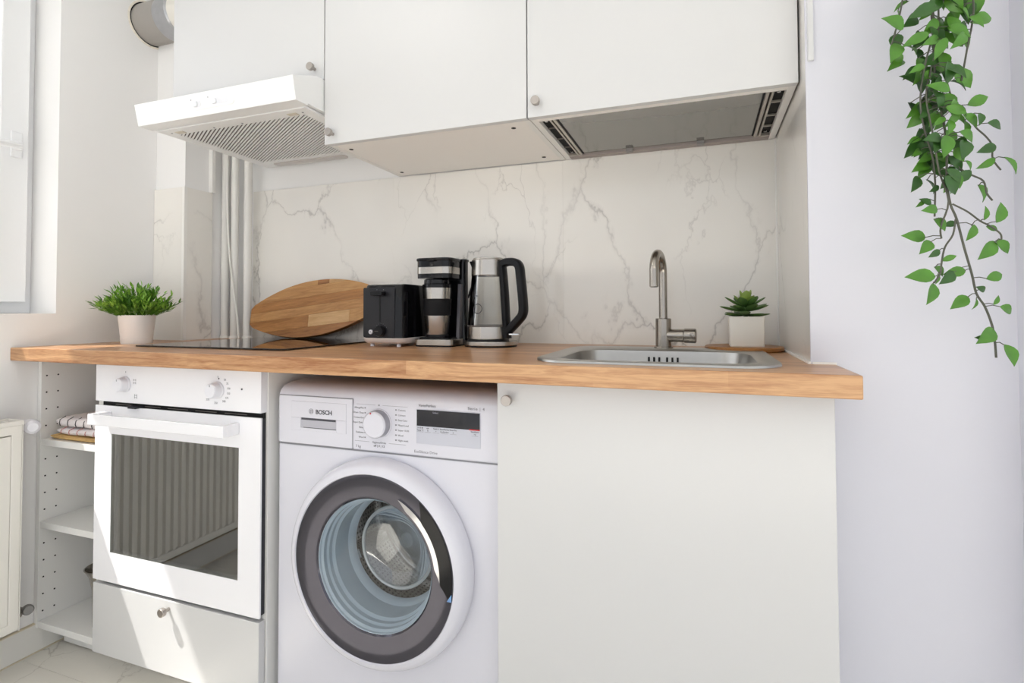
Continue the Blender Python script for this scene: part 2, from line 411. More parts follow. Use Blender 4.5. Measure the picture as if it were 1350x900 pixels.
# window
def xframe(x0, x1, y0, y1, z0, z1, t):
    mb = MB(); P = lambda x, k: [(x, y0 + k, z0 + k), (x, y1 - k, z0 + k), (x, y1 - k, z1 - k), (x, y0 + k, z1 - k)]
    vs = P(x0, 0) + P(x0, t) + P(x1, 0) + P(x1, t); fs = []
    for i in range(4):
        j = (i + 1) % 4
        fs += [(i, j, 4 + j, 4 + i), (8 + i, 12 + i, 12 + j, 8 + j), (i, 8 + i, 8 + j, j), (4 + i, 4 + j, 12 + j, 12 + i)]
    return mb.add(vs, fs)
wf = struct('window_1', xframe(-0.90, -0.83, WY0, WY1, WZ0, WZ1, 0.05), M_pvc, 'white plastic casement window in the left wall', bevel=0.003)
ym = (WY0 + WY1) / 2
for a, b in ((ym + 0.005, WY1 - 0.028), (WY0 + 0.028, ym - 0.005)):
    sa = obj('sash', xframe(-0.829, -0.800, a, b, WZ0 + 0.035, WZ1 - 0.035, 0.075), M_pvc, wf, bevel=0.004)
    obj('pane', MB().box(-0.820, -0.816, a + 0.07, b - 0.07, WZ0 + 0.105, WZ1 - 0.105), G_win, sa)
    if b > -1:
        obj('handle', MB().lathe([(0.014, 0), (0.014, 0.012), (0.011, 0.03)], (-0.800, b - 0.035, 1.535), (1, 0, 0), 16)
            .tube([(-0.775, b - 0.035, 1.535), (-0.768, b - 0.06, 1.532), (-0.766, b - 0.10, 1.528), (-0.768, b - 0.15, 1.522)], [0.010, 0.010, 0.010, 0.008], 10), M_pvc, sa, smooth=True)
        obj('handle_plate', MB().box(-0.800, -0.793, b - 0.05, b - 0.02, 1.50, 1.58), M_pvc, sa, bevel=0.003)
# unseen slab added outside the window to cut the sun to a narrow band
tag(obj('sun_blocker_slab', MB().box(-1.38, WX, -1.92, 0.9, 2.62, 2.78), mat('render_white', '#dedcd6', 0.9, var=0.03), off=(0, 0, 0)), 'pale slab added outside above the window to block the sun', 'sun blocker')

# ================================================================== WORKTOP
def cells(mb, xs, ys, keep, z0, z1):
    idx = {}
    def vi(i, j, k):
        key = (i, j, k)
        if key not in idx:
            idx[key] = len(vs); vs.append((xs[i], ys[j], (z0, z1)[k]))
        return idx[key]
    vs = []; fs = []
    K = lambda i, j: 0 <= i < len(xs) - 1 and 0 <= j < len(ys) - 1 and keep(i, j)
    for i in range(len(xs) - 1):
        for j in range(len(ys) - 1):
            if not K(i, j): continue
            fs.append((vi(i, j, 1), vi(i + 1, j, 1), vi(i + 1, j + 1, 1), vi(i, j + 1, 1)))
            fs.append((vi(i, j + 1, 0), vi(i + 1, j + 1, 0), vi(i + 1, j, 0), vi(i, j, 0)))
            if not K(i - 1, j): fs.append((vi(i, j, 0), vi(i, j, 1), vi(i, j + 1, 1), vi(i, j + 1, 0)))
            if not K(i + 1, j): fs.append((vi(i + 1, j, 0), vi(i + 1, j + 1, 0), vi(i + 1, j + 1, 1), vi(i + 1, j, 1)))
            if not K(i, j - 1): fs.append((vi(i, j, 0), vi(i + 1, j, 0), vi(i + 1, j, 1), vi(i, j, 1)))
            if not K(i, j + 1): fs.append((vi(i, j + 1, 0), vi(i, j + 1, 1), vi(i + 1, j + 1, 1), vi(i + 1, j + 1, 0)))
    return mb.add(vs, fs)
SX0, SX1, SY0, SY1 = 0.899, 1.311, -0.562, -0.221
xs = [XL, CX, SX0, SX1, XN - 0.001, 1.4353]; ys = [-0.635, SY0, YW - 0.001, SY1, CY - 0.001, -0.001]
def keep(i, j):
    if i == 2 and j in (1, 2): return False
    if i == 4 and j >= 2: return False
    if i == 0 and j == 4: return False
    return True
tag(obj('worktop', cells(MB(), xs, ys, keep, ZB, ZT), M_oak, bevel=0.0025), 'oak laminate kitchen worktop along the whole wall', 'worktop')

# ================================================================== OPEN SHELF UNIT
SU0, SU1 = XL + 0.002, -0.412
su = thing('open_shelf_unit', 'narrow white open shelf unit between radiator and oven', 'shelf', (-0.555, -0.30, 0.0))
obj('side_panel', MB().box(SU0, SU0 + 0.016, -0.565, -0.21, 0.075, ZB - 0.0015), M_body, su, bevel=0.001)
obj('side_panel', MB().box(SU1 - 0.016, SU1, -0.565, -0.02, 0.075, ZB - 0.0015), M_body, su, bevel=0.001)
obj('back_panel', MB().box(SU0, SU1, -0.208, -0.204, 0.075, ZB - 0.0015), M_body, su)
obj('top_rail', MB().box(SU0 + 0.016, SU1 - 0.016, -0.30, -0.21, ZB - 0.02, ZB - 0.0015), M_body, su)
for z in (0.075, 0.372, 0.619):
    obj('shelf', MB().box(SU0 + 0.016, SU1 - 0.016, -0.563, -0.21, z, z + 0.019), M_body, su, bevel=0.001)
obj('plinth', MB().box(SU0 + 0.03, SU1, -0.50, -0.484, 0.004, 0.075), M_body, su)
hole = MB()
for r in range(16):
    z = 0.878 - 0.0505 * r
    for y in (-0.551, -0.5205):
        if z > 0.12: hole.lathe([(0.0024, 0), (0.0024, 0.0008)], (SU0 + 0.0158, y, z), (1, 0, 0), 8)
obj('shelf_pin_holes', hole, M_void, su)['kind'] = 'stuff'

# things on the shelves
def fold_slab(x0, x1, y0, y1, z0, h, bulge=0.0, nx=10, seed=1):
    """soft folded cloth: rounded-edge slab with a wavy top, built as a closed grid"""
    rnd = random.Random(seed); ph = [rnd.uniform(0, 6) for _ in range(4)]
    rings = []
    ny = 12
    for i in range(nx + 1):
        u = i / nx; x = x0 + (x1 - x0) * u
        e = min(u, 1 - u); k = min(1, e / 0.10) ** 0.5 if e < 0.10 else 1
        ring = []
        hz = h * (0.45 + 0.55 * k)
        for j in range(ny):
            a = 2 * math.pi * j / ny
            cy_, sz = math.cos(a), math.sin(a)
            y = (y0 + y1) / 2 + (y1 - y0) / 2 * math.copysign(abs(cy_) ** 0.35, cy_) * (0.93 + 0.07 * k)
            z = z0 + h / 2 + hz / 2 * math.copysign(abs(sz) ** 0.5, sz)
            z += bulge * math.sin(5 * u + ph[0]) * (sz > 0) + bulge * 0.5 * math.sin(9 * u + ph[1] + a)
            z = max(z, z0)
            ring.append((x, y, z))
        rings.append(ring)
    return MB().rings(rings)
tb = obj('straw_mat', fold_slab(-0.672, -0.44, -0.555, -0.36, 0.6385, 0.012, 0.001, seed=3), M_tan, smooth=60, off=(-0.55, -0.45, 0.638))
tag(tb, 'flat tan straw mat under the folded tea towels', 'mat')
for k, (z, h, xa, lbl, sm) in enumerate(((0.6525, 0.021, -0.648, 'folded white tea towel with thin red lines, lower of two', M_towstripe2),
                                         (0.675, 0.030, -0.655, 'folded white tea towel with dark lines, upper of two', M_towstripe))):
    t = thing('tea_towel', lbl, 'towel', (-0.55, -0.45, z), 'tea towels on the shelf')
    obj('cloth', fold_slab(xa, -0.435, -0.55, -0.37, z, h, 0.002, seed=5 + k), M_towel, t, smooth=60)
    for q in range(5):
        x = xa + 0.03 + q * 0.036
        obj('stripe', MB().tube([(x, -0.548, z + 0.004), (x, -0.5508, z + h * 0.4), (x, -0.549, z + h * 0.75), (x + 0.003, -0.535, z + h + 0.0008)], 0.0011, 6), sm, t, smooth=True)
sp = obj('steel_pot', MB().lathe([(0.0, 0.0), (0.028, 0.0), (0.030, 0.004), (0.032, 0.110), (0.040, 0.150), (0.050, 0.170), (0.052, 0.172), (0.049, 0.173), (0.038, 0.152), (0.029, 0.110), (0.027, 0.008), (0.0, 0.006)], (-0.482, -0.505, 0.0945), n=48, cap0=False, cap1=False), M_steel, smooth=30, off=(-0.482, -0.505, 0.0945))
tag(sp, 'flared steel pot on the bottom shelf, mostly hidden by the oven', 'pot')

# ================================================================== RADIATOR
ra = thing('radiator', 'cream panel radiator below the window at the left edge', 'radiator', (-0.66, -1.2, 0.13))
RY0, RY1, RZ0, RZ1, RX0, RX1 = -1.75, -0.652, 0.135, 0.718, -0.672, -0.600
obj('side_cover', MB().box(RX0, RX1, RY1 - 0.004, RY1, RZ0, RZ1), M_rad, ra, bevel=0.002)
obj('side_cover', MB().box(RX0, RX1, RY0, RY0 + 0.004, RZ0, RZ1), M_rad, ra, bevel=0.002)
obj('back_panel', MB().box(RX0, RX0 + 0.012, RY0 + 0.005, RY1 - 0.005, RZ0, RZ1 - 0.01), M_rad, ra)
fp = MB(); prof = []
y = RY0 + 0.005; pts = [(RX1 - 0.014, RY1 - 0.03), (RX1 - 0.014, RY0 + 0.03)]
per = 0.0295; n = int((RY1 - RY0 - 0.075) / per)
pts.append((RX1, RY0 + 0.03)); pts.append((RX1, RY0 + 0.034))
for i in range(n):
    a = RY0 + 0.034 + i * per
    pts += [(RX1, a + 0.004), (RX1 - 0.009, a + 0.009), (RX1 - 0.009, a + 0.018), (RX1, a + 0.024)]
pts += [(RX1, RY1 - 0.03)]
fp.prism(pts, (RZ0 + 0.03, RZ1 - 0.04), 'z')
obj('ribbed_front', fp, M_rad, ra)
obj('front_edge', xframe(RX1 - 0.0135, RX1 + 0.001, RY0 + 0.0045, RY1 - 0.0045, RZ0 + 0.005, RZ1 - 0.0125, 0.024), M_rad, ra, bevel=0.002)
gr = MB()
for i in range(40): gr.box(RX0 + 0.006, RX1 - 0.005, RY0 + 0.02 + i * 0.0268, RY0 + 0.024 + i * 0.0268, RZ1 - 0.006, RZ1)
gr.box(RX0, RX0 + 0.008, RY0, RY1, RZ1 - 0.012, RZ1).box(RX1 - 0.010, RX1, RY0, RY1, RZ1 - 0.012, RZ1)
obj('top_grille', gr, M_rad, ra)
va = obj('thermostat_valve', MB().tube([(-0.645, -0.655, 0.690), (-0.645, -0.625, 0.690)], 0.010, 14).lathe([(0.013, 0), (0.013, 0.012)], (-0.645, -0.640, 0.690), (0, 1, 0), 6)
         .tube([(-0.645, -0.628, 0.690), (-0.69, -0.628, 0.690), (XL + 0.001, -0.628, 0.690)], 0.008, 12), M_valve, ra, smooth=True)
obj('valve_head', MB().lathe([(0.012, 0), (0.019, 0.006), (0.0205, 0.03), (0.019, 0.046), (0.012, 0.051)], (-0.652, -0.612, 0.692), (1, -0.35, 0), 28), M_wplastic, va, smooth=True)
vb = obj('return_valve', MB().tube([(-0.645, -0.655, 0.165), (-0.645, -0.622, 0.165)], 0.010, 14).lathe([(0.014, 0), (0.014, 0.010)], (-0.645, -0.640, 0.165), (0, 1, 0), 6)
         .tube([(-0.645, -0.624, 0.165), (-0.67, -0.624, 0.165), (XL + 0.001, -0.624, 0.165)], 0.008, 12), M_valve, ra, smooth=True)
obj('valve_cap', MB().lathe([(0.012, 0), (0.0135, 0.004), (0.0135, 0.016), (0.011, 0.019)], (-0.64, -0.616, 0.168), (1, -0.3, 0.1), 20), mat('grey_cap', '#8b8a88', 0.4, 0.4), vb, smooth=True)

# ================================================================== OVEN + CABINET
OX0, OX1 = -0.4076, 0.1874
oc = thing('oven_cabinet', 'white base cabinet holding the oven, with a drawer below', 'cabinet', (-0.11, -0.3, 0.0))
obj('side_panel', MB().box(-0.4105, -0.3945, -0.566, -0.205, 0.075, ZB - 0.0015), M_body, oc)
obj('side_panel', MB().box(0.174, 0.190, -0.566, -0.005, 0.075, ZB - 0.0015), M_body, oc, bevel=0.001)
obj('bottom_panel', MB().box(-0.3945, 0.174, -0.566, -0.21, 0.075, 0.093), M_body, oc)
obj('oven_shelf', MB().box(-0.3945, 0.174, -0.560, -0.21, 0.262, 0.275), M_body, oc)
obj('plinth', MB().box(-0.405, 0.185, -0.50, -0.484, 0.004, 0.075), M_body, oc)
dr = obj('drawer_front', MB().box(OX0 + 0.001, OX1 - 0.001, YF, -0.568, 0.0795, 0.270), M_front, oc, bevel=0.0015)
knob(dr, -0.113, YF, 0.250)
ov = thing('oven', 'white built-in oven with two knobs and a bar handle', 'oven', (-0.11, -0.3, 0.28))
obj('chassis', MB().box(-0.392, -0.345, -0.565, -0.553, 0.279, 0.876).box(0.125, 0.1735, -0.565, -0.553, 0.279, 0.876).box(-0.345, 0.125, -0.565, -0.553, 0.70, 0.876).box(-0.345, 0.125, -0.565, -0.553, 0.279, 0.345)
    .box(-0.392, -0.380, -0.553, -0.10, 0.279, 0.876).box(0.160, 0.172, -0.553, -0.10, 0.279, 0.876)
    .box(-0.38, 0.16, -0.553, -0.10, 0.72, 0.876).box(-0.38, 0.16, -0.553, -0.10, 0.279, 0.335).box(-0.38, 0.16, -0.10, -0.09, 0.335, 0.72), M_chassis, ov)
cp = obj('control_panel', MB().box(OX0, OX1, YF, -0.566, 0.7725, ZB - 0.001), M_enamel, ov, bevel=0.0015)
for x, m_ in ((-0.287, 0), (0.048, 1)):
    kb = obj('knob', MB().lathe([(0.0, 0.0), (0.0215, 0.0), (0.0215, 0.004), (0.0195, 0.006), (0.0185, 0.022), (0.0165, 0.0245), (0.0, 0.0235)], (x, YF, 0.8235), (0, -1, 0), 40, False, False), M_wplastic, cp, smooth=25)
    obj('pointer', MB().box(x - 0.0006, x + 0.0006, YF - 0.0252, YF - 0.023, 0.834, 0.839), M_mark, kb)
    obj('printed_mark', MB().box(x - 0.0006, x + 0.0006, YF - 0.0004, YF, 0.854, 0.859), M_mark, cp)
obj('indicator_lamp', MB().lathe([(0.0022, 0), (0.0022, 0.0012)], (0.127, YF, 0.829), (0, -1, 0), 12), M_dmark, cp)
obj('printed_mark', MB().lathe([(0.002, 0), (0.002, 0.0006)], (0.051, YF, 0.852), (0, -1, 0), 12), M_dmark, cp)
for i, s in enumerate(('50', '75', '100', '150', '175', '200', '250')):
    a = R_(50 - i * 21)
    if i == 6: a = R_(-100)
    text('temperature_number', s, 0.0075, (0.048 + 0.036 * math.cos(a), YF - 0.0002, 0.8215 + 0.034 * math.sin(a)), M_mark, cp, 'CENTER')
text('temperature_number', '275', 0.0075, (0.048 - 0.034, YF - 0.0002, 0.795), M_mark, cp, 'CENTER')
for z, x in ((0.836, -0.252), (0.828, -0.252), (0.795, -0.247), (0.789, -0.247)):
    obj('printed_mark', MB().box(x - 0.005, x + 0.005, YF - 0.0004, YF, z - 0.0005, z + 0.0005).box(x - 0.005, x - 0.004, YF - 0.0004, YF, z - 0.003, z + 0.003).box(x + 0.004, x + 0.005, YF - 0.0004, YF, z - 0.003, z + 0.003), M_mark, cp)
# door: white glass frame, dark window
GX0, GX1, GZ0, GZ1 = -0.340, 0.1185, 0.361, 0.6845
dz0, dz1 = 0.280, 0.761
od = MB()
for b in ((OX0, GX0, dz0, dz1), (GX1, OX1, dz0, dz1), (GX0, GX1, dz0, GZ0), (GX0, GX1, GZ1, dz1)):
    od.box(b[0], b[1], YF, YF + 0.005, b[2], b[3])
door = obj('door', od, M_enamel, ov)
dg = obj('door_glass', MB().box(GX0, GX1, YF + 0.0006, YF + 0.0046, GZ0, GZ1), G_oven, door)
obj('door_frame', MB().box(OX0 + 0.004, GX0 - 0.002, YF + 0.005, -0.567, dz0 + 0.003, dz1 - 0.003).box(GX1 + 0.002, OX1 - 0.004, YF + 0.005, -0.567, dz0 + 0.003, dz1 - 0.003)
    .box(GX0 - 0.002, GX1 + 0.002, YF + 0.005, -0.567, dz0 + 0.003, GZ0 - 0.002).box(GX0 - 0.002, GX1 + 0.002, YF + 0.005, -0.567, GZ1 + 0.002, dz1 - 0.003), M_chassis, door)
hb = MB().box(-0.364, 0.120, YF - 0.048, YF - 0.038, 0.7175, 0.7465)
hb.box(-0.364, -0.340, YF - 0.040, YF, 0.7175, 0.7465).box(0.108, 0.120, YF - 0.040, YF, 0.7175, 0.7465)
obj('handle', hb, M_enamel, door, bevel=0.002)
obj('vent_strip', MB().box(OX0 + 0.014, OX1 - 0.004, -0.575, -0.567, 0.758, 0.776), M_void, ov)
vr = MB()
for i in range(5): vr.box(-0.34 + i * 0.1, -0.338 + i * 0.1 + 0.07, -0.577, -0.575, 0.7635, 0.7650)
obj('vent_ribs', vr, M_slotgrey, ov)
obj('latch', MB().box(-0.272, -0.226, YF - 0.010, -0.57, 0.7635, 0.7655).box(-0.262, -0.232, YF - 0.012, -0.578, 0.7605, 0.7637), M_chassis, ov, bevel=0.0008)
# inside: rack guides and a wire rack
rk = MB()
for z in (0.50, 0.565):
    rk.tube([(-0.30, -0.53, z), (0.135, -0.53, z)], 0.0028, 8)
    rk.tube([(0.140, -0.53, z), (0.140, -0.15, z)], 0.0028, 8); rk.tube([(-0.36, -0.53, z), (-0.36, -0.15, z)], 0.0028, 8)
for i in range(12):
    rk.tube([(-0.30 + i * 0.038, -0.53, 0.50), (-0.30 + i * 0.038, -0.15, 0.50)], 0.0016, 6)
obj('wire_rack', rk, M_chrome, ov, smooth=True)

# ================================================================== WASHING MACHINE
WX0, WX1, WYF = 0.209, 0.800, -0.550
wm = thing('washing_machine', 'white front-loading washing machine between oven and sink cupboard', 'washing machine', (0.505, -0.3, 0.0))
WCX, WCZ = 0.507, 0.457
# front panel with round opening
def plate_with_hole(x0, x1, z0, z1, cx, cz, r, y0, y1, n=64):
    mb = MB(); inner = []; outer = []
    for i in range(n):
        a = 2 * math.pi * (i + 0.5) / n; c, s = math.cos(a), math.sin(a)
        inner.append((cx + r * c, cz + r * s))
        tx = ((x1 - cx) / c) if c > 0 else ((x0 - cx) / c); tz = ((z1 - cz) / s) if s > 0 else ((z0 - cz) / s)
        t = min(tx, tz); outer.append([cx + t * c, cz + t * s])
    for qx, qz in ((x1, z1), (x0, z1), (x0, z0), (x1, z0)):   # snap nearest rim points into the corners
        k = min(range(n), key=lambda i: (outer[i][0] - qx) ** 2 + (outer[i][1] - qz) ** 2); outer[k] = [qx, qz]
    vs = [(p[0], y0, p[1]) for p in inner] + [(p[0], y0, p[1]) for p in outer] + [(p[0], y1, p[1]) for p in inner] + [(p[0], y1, p[1]) for p in outer]
    fs = []
    for i in range(n):
        j = (i + 1) % n
        fs += [(i, j, n + j, n + i), (2 * n + i, 3 * n + i, 3 * n + j, 2 * n + j), (i, 2 * n + i, 2 * n + j, j), (n + i, n + j, 3 * n + j, 3 * n + i)]
    return mb.add(vs, fs)
obj('front_panel', plate_with_hole(WX0, WX1, 0.012, 0.6955, WCX, WCZ, 0.165, WYF, WYF + 0.012), M_wash, wm, bevel=0.003)
obj('side_panel', MB().box(WX0, WX0 + 0.01, WYF + 0.013, -0.03, 0.012, 0.83).box(WX1 - 0.01, WX1, WYF + 0.013, -0.03, 0.012, 0.83), M_wash, wm)
obj('back_panel', MB().box(WX0 + 0.01, WX1 - 0.01, -0.04, -0.03, 0.012, 0.83), M_wash, wm)
obj('foot', MB().lathe([(0.02, 0), (0.02, 0.012)], (WX0 + 0.05, -0.50, 0.0)), M_blackm, wm)
obj('foot', MB().lathe([(0.02, 0), (0.02, 0.012)], (WX1 - 0.05, -0.50, 0.0)), M_blackm, wm)
obj('foot', MB().lathe([(0.02, 0), (0.02, 0.012)], (WX0 + 0.05, -0.08, 0.0)), M_blackm, wm)
obj('foot', MB().lathe([(0.02, 0), (0.02, 0.012)], (WX1 - 0.05, -0.08, 0.0)), M_blackm, wm)
# fascia + top: profile in (y,z) swept along x
prof = [(WYF + 0.014, 0.6985), (WYF - 0.005, 0.6985), (WYF - 0.005, 0.800), (WYF - 0.003, 0.818), (WYF + 0.003, 0.829), (WYF + 0.016, 0.838), (WYF + 0.04, 0.8435), (WYF + 0.08, 0.845), (-0.03, 0.845), (-0.03, 0.822), (WYF + 0.03, 0.815), (WYF + 0.014, 0.79)]
fa = obj('fascia', MB().prism(prof, (WX0, WX1), 'x'), M_wash, wm, bevel=0.006, seg=3, smooth=30)
FYY = WYF - 0.005
obj('seam', MB().box(WX0 + 0.004, WX1 - 0.002, WYF + 0.001, WYF + 0.004, 0.695, 0.699), M_seam, wm)
# detergent drawer with grip
dd = obj('detergent_drawer', MB().box(0.2165, 0.430, FYY - 0.0022, FYY, 0.7015, 0.8155), M_wash, fa, bevel=0.0012)
obj('drawer_gap', MB().box(0.2155, 0.4312, FYY - 0.0008, FYY + 0.001, 0.7003, 0.8168), M_seam, fa)
gx0, gx1 = 0.254, 0.414
ins = obj('grip_plate', MB().box(gx0, gx1, FYY - 0.0034, FYY - 0.0022, 0.7645, 0.8035), M_wash, dd, bevel=0.0006)
gp = obj('grip_frame', MB().box(gx0, gx0 + 0.028, FYY - 0.0034, FYY - 0.0022, 0.734, 0.7640).box(gx1 - 0.028, gx1, FYY - 0.0034, FYY - 0.0022, 0.734, 0.7640)
         .box(gx0 + 0.028, gx1 - 0.028, FYY - 0.0034, FYY - 0.0022, 0.734, 0.7405), M_wash, dd, bevel=0.0005)
obj('grip_recess', MB().box(gx0 + 0.028, gx1 - 0.028, FYY - 0.0026, FYY - 0.0018, 0.7405, 0.7645), mat('recess_grey', '#b9b9c2', 0.5), dd)
obj('grip_shadow_gap', MB().box(gx0 + 0.030, gx1 - 0.030, FYY - 0.0030, FYY - 0.0024, 0.7595, 0.7645).box(gx0 + 0.036, gx1 - 0.029, FYY - 0.0030, FYY - 0.0024, 0.7405, 0.7418), M_dmark, dd)
text('brand_lettering', 'BOSCH', 0.0145, (0.3265, FYY - 0.0036, 0.7755), M_dmark, dd, bold=0.0004)
lg = MB()
def ring2d(mb, cx, cz, r0, r1, y0, y1, a0=0, a1=360, n=24):
    k = n if a1 - a0 >= 360 else n + 1
    P = [(math.cos(R_(a0 + (a1 - a0) * i / n)), math.sin(R_(a0 + (a1 - a0) * i / n))) for i in range(k)]
    vs = []
    for y in (y0, y1):
        vs += [(cx + r0 * c, y, cz + r0 * s) for c, s in P] + [(cx + r1 * c, y, cz + r1 * s) for c, s in P]
    fs = []
    for i in range(n):
        j = (i + 1) % k
        fs += [(i, j, k + j, k + i), (2 * k + i, 3 * k + i, 3 * k + j, 2 * k + j), (k + i, k + j, 3 * k + j, 3 * k + i), (j, i, 2 * k + i, 2 * k + j)]
    if k > n: fs += [(0, k, 3 * k, 2 * k), (n, 2 * k + n, 3 * k + n, k + n)]
    return mb.add(vs, fs)
ring2d(lg, 0.3135, 0.7808, 0.0058, 0.0065, FYY - 0.0038, FYY - 0.0034)
ring2d(lg, 0.3135, 0.7808, 0.0030, 0.0040, FYY - 0.0038, FYY - 0.0034, 35, 145, 8); ring2d(lg, 0.3135, 0.7808, 0.0030, 0.0040, FYY - 0.0038, FYY - 0.0034, 215, 325, 8)
lg.box(0.3103, 0.3113, FYY - 0.0038, FYY - 0.0034, 0.7770, 0.7846).box(0.3157, 0.3167, FYY - 0.0038, FYY - 0.0034, 0.7770, 0.7846).box(0.3113, 0.3157, FYY - 0.0038, FYY - 0.0034, 0.7803, 0.7813)
obj('brand_emblem', lg, M_mark, dd)
# programme dial
dl = obj('programme_dial', MB().lathe([(0.0, 0), (0.0335, 0), (0.0335, 0.002), (0.031, 0.003), (0.0295, 0.020), (0.0265, 0.0225), (0.0, 0.0215)], (0.5015, FYY, 0.7645), (0, -1, 0), 48, False, False), M_wash, fa, smooth=25)
obj('dial_rim', MB().lathe([(0.0315, 0.003), (0.0312, 0.003), (0.0300, 0.019), (0.0303, 0.019)], (0.5015, FYY, 0.7645), (0, -1, 0), 48, False, False), mat('dial_silver', '#a9a9b0', 0.3, 0.6), dl, smooth=True)
obj('dial_pointer', MB().box(0.4925, 0.4955, FYY - 0.0235, FYY - 0.021, 0.7885, 0.7915), M_red, dl)
left_l = ('AllergyPlus', 'Drum Clean', 'Cotton Eco', 'Super Quick', 'Rinse', 'Delicates', 'Wool')
right_l = ('Cottons', 'Colours', 'Easy-Care', 'Mixed Load', 'Super 15/30', 'Wool', 'Night wash')
for i in range(7):
    z = 0.7975 - 0.0113 * i
    text('programme_name', left_l[i], 0.0058, (0.4605, FYY - 0.0002, z - 0.002), M_mark, fa, 'RIGHT')
    text('programme_name', right_l[i], 0.0058, (0.5515, FYY - 0.0002, z - 0.002), M_mark, fa, 'LEFT')
    obj('programme_tick', MB().box(0.4625, 0.4655, FYY - 0.0004, FYY, z - 0.0015, z + 0.0015), M_mark, fa)
    obj('programme_tick', MB().box(0.5445, 0.5480, FYY - 0.0004, FYY, z - 0.0015, z + 0.0015), M_mark, fa)
obj('dial_outline', MB().box(0.440, 0.492, FYY - 0.0004, FYY, 0.8052, 0.8057).box(0.511, 0.576, FYY - 0.0004, FYY, 0.8052, 0.8057).box(0.436, 0.476, FYY - 0.0004, FYY, 0.7205, 0.7210).box(0.528, 0.572, FYY - 0.0004, FYY, 0.7205, 0.7210), M_mark, fa)
obj('printed_mark', MB().lathe([(0.0018, 0), (0.0018, 0.0005)], (0.5015, FYY, 0.8055), (0, -1, 0), 10), M_mark, fa)
text('dial_caption', 'Hygiene/Drain', 0.0062, (0.502, FYY - 0.0002, 0.7185), M_mark, fa, 'CENTER')
text('dial_caption', 'off | 0 | 12', 0.0070, (0.502, FYY - 0.0002, 0.7105), M_dmark, fa, 'CENTER')
text('capacity_text', '7 kg', 0.0085, (0.4385, FYY - 0.0002, 0.7055), M_mark, fa)
text('feature_text', 'VarioPerfect', 0.0085, (0.604, FYY - 0.0002, 0.8085), M_mark, fa)
text('series_text', 'Serie | 4', 0.0090, (0.724, FYY - 0.0002, 0.8085), M_mark, fa, spacing=1.25)
text('feature_text', 'EcoSilence Drive', 0.0085, (0.593, FYY - 0.0002, 0.7065), M_mark, fa)
ds = obj('display', MB().box(0.599, 0.754, FYY - 0.0012, FYY, 0.7275, 0.8035), M_dispg, fa, bevel=0.0006)
obj('screen', MB().box(0.6005, 0.7525, FYY - 0.0018, FYY - 0.0010, 0.7665, 0.8022), M_disp, ds)
obj('start_button', MB().box(0.728, 0.7525, FYY - 0.0020, FYY - 0.0010, 0.7655, 0.7680), M_red, ds)
text('screen_text', 'Select', 0.0058, (0.640, FYY - 0.0020, 0.7955), mat('screen_grey', '#a8a8b0', 0.5), ds)
for i, (x, a, b) in enumerate(((0.609, '20 30 40', 'Temp °C'), (0.628, 'spin', '0'), (0.648, 'Finish in', '+'), (0.669, 'SpeedPerfect', 'EcoPerfect'), (0.690, 'Rinse Plus', '6'), (0.741, 'Start/Pause', '>||'))):
    text('button_text', a, 0.0042, (x, FYY - 0.0014, 0.7610), M_dmark, ds, 'CENTER')
    text('button_text', b, 0.0046, (x, FYY - 0.0014, 0.7555), M_dmark, ds, 'CENTER')
    obj('button_line', MB().box(x - 0.008, x + 0.008, FYY - 0.0015, FYY - 0.0011, 0.7533, 0.7537), M_mark, ds)
# porthole door
Y = WYF
pd = obj('porthole_door', MB().lathe([(0.228, 0.001), (0.231, 0.004), (0.231, 0.016), (0.228, 0.030), (0.221, 0.041), (0.213, 0.047), (0.2045, 0.049), (0.2025, 0.046), (0.2025, 0.001)], (WCX, Y, WCZ), (0, -1, 0), 96, False, False), M_wash, wm, smooth=40)
obj('chrome_ring', MB().lathe([(0.2025, 0.046), (0.199, 0.0465), (0.175, 0.044), (0.155, 0.040), (0.150, 0.0395), (0.1465, 0.036), (0.1465, 0.001), (0.2020, 0.001), (0.2025, 0.046)], (WCX, Y, WCZ), (0, -1, 0), 96, False, False), M_ringdark, pd, smooth=30)
seal = obj('door_seal', MB().lathe([(0.1465, 0.036), (0.1455, 0.030), (0.1405, 0.026), (0.1405, 0.016), (0.1365, 0.012), (0.1365, 0.002), (0.1315, -0.004), (0.1315, -0.052), (0.125, -0.060), (0.122, -0.072), (0.128, -0.078), (0.150, -0.080), (0.150, 0.0)], (WCX, Y, WCZ), (0, -1, 0), 72, False, False), M_seal, wm, smooth=30)
rc = MB()
# recessed grip: black crescent on the right of the ring
def crescent(cx, cz, y, a0, a1, r_in, r_out, th, n=28):
    vs = []; fs = []
    for i in range(n + 1):
        t = i / n; a = R_(a0 + (a1 - a0) * t); w = min(1.0, math.sin(math.pi * t) * 2.2)
        ri = r_out - (r_out - r_in) * w
        for r_, yy in ((ri, y), (r_out, y), (r_out, y + th), (ri, y + th)):
            vs.append((cx + r_ * math.cos(a), yy, cz + r_ * math.sin(a)))
    for i in range(n):
        o = i * 4
        for k in range(4): fs.append((o + k, o + (k + 1) % 4, o + 4 + (k + 1) % 4, o + 4 + k))
    fs += [(0, 3, 2, 1), (n * 4, n * 4 + 1, n * 4 + 2, n * 4 + 3)]
    return MB().add(vs, fs)
obj('grip_recess', crescent(WCX, WCZ, Y - 0.0475, 52, -12, 0.171, 0.1995, 0.006), M_black, pd, smooth=30)
obj('grip_edge_highlight', crescent(WCX, WCZ, Y - 0.0472, 66, -2, 0.160, 0.172, 0.004), M_chrome, pd, smooth=30)  # chrome crescent put in as the bright highlight beside the grip
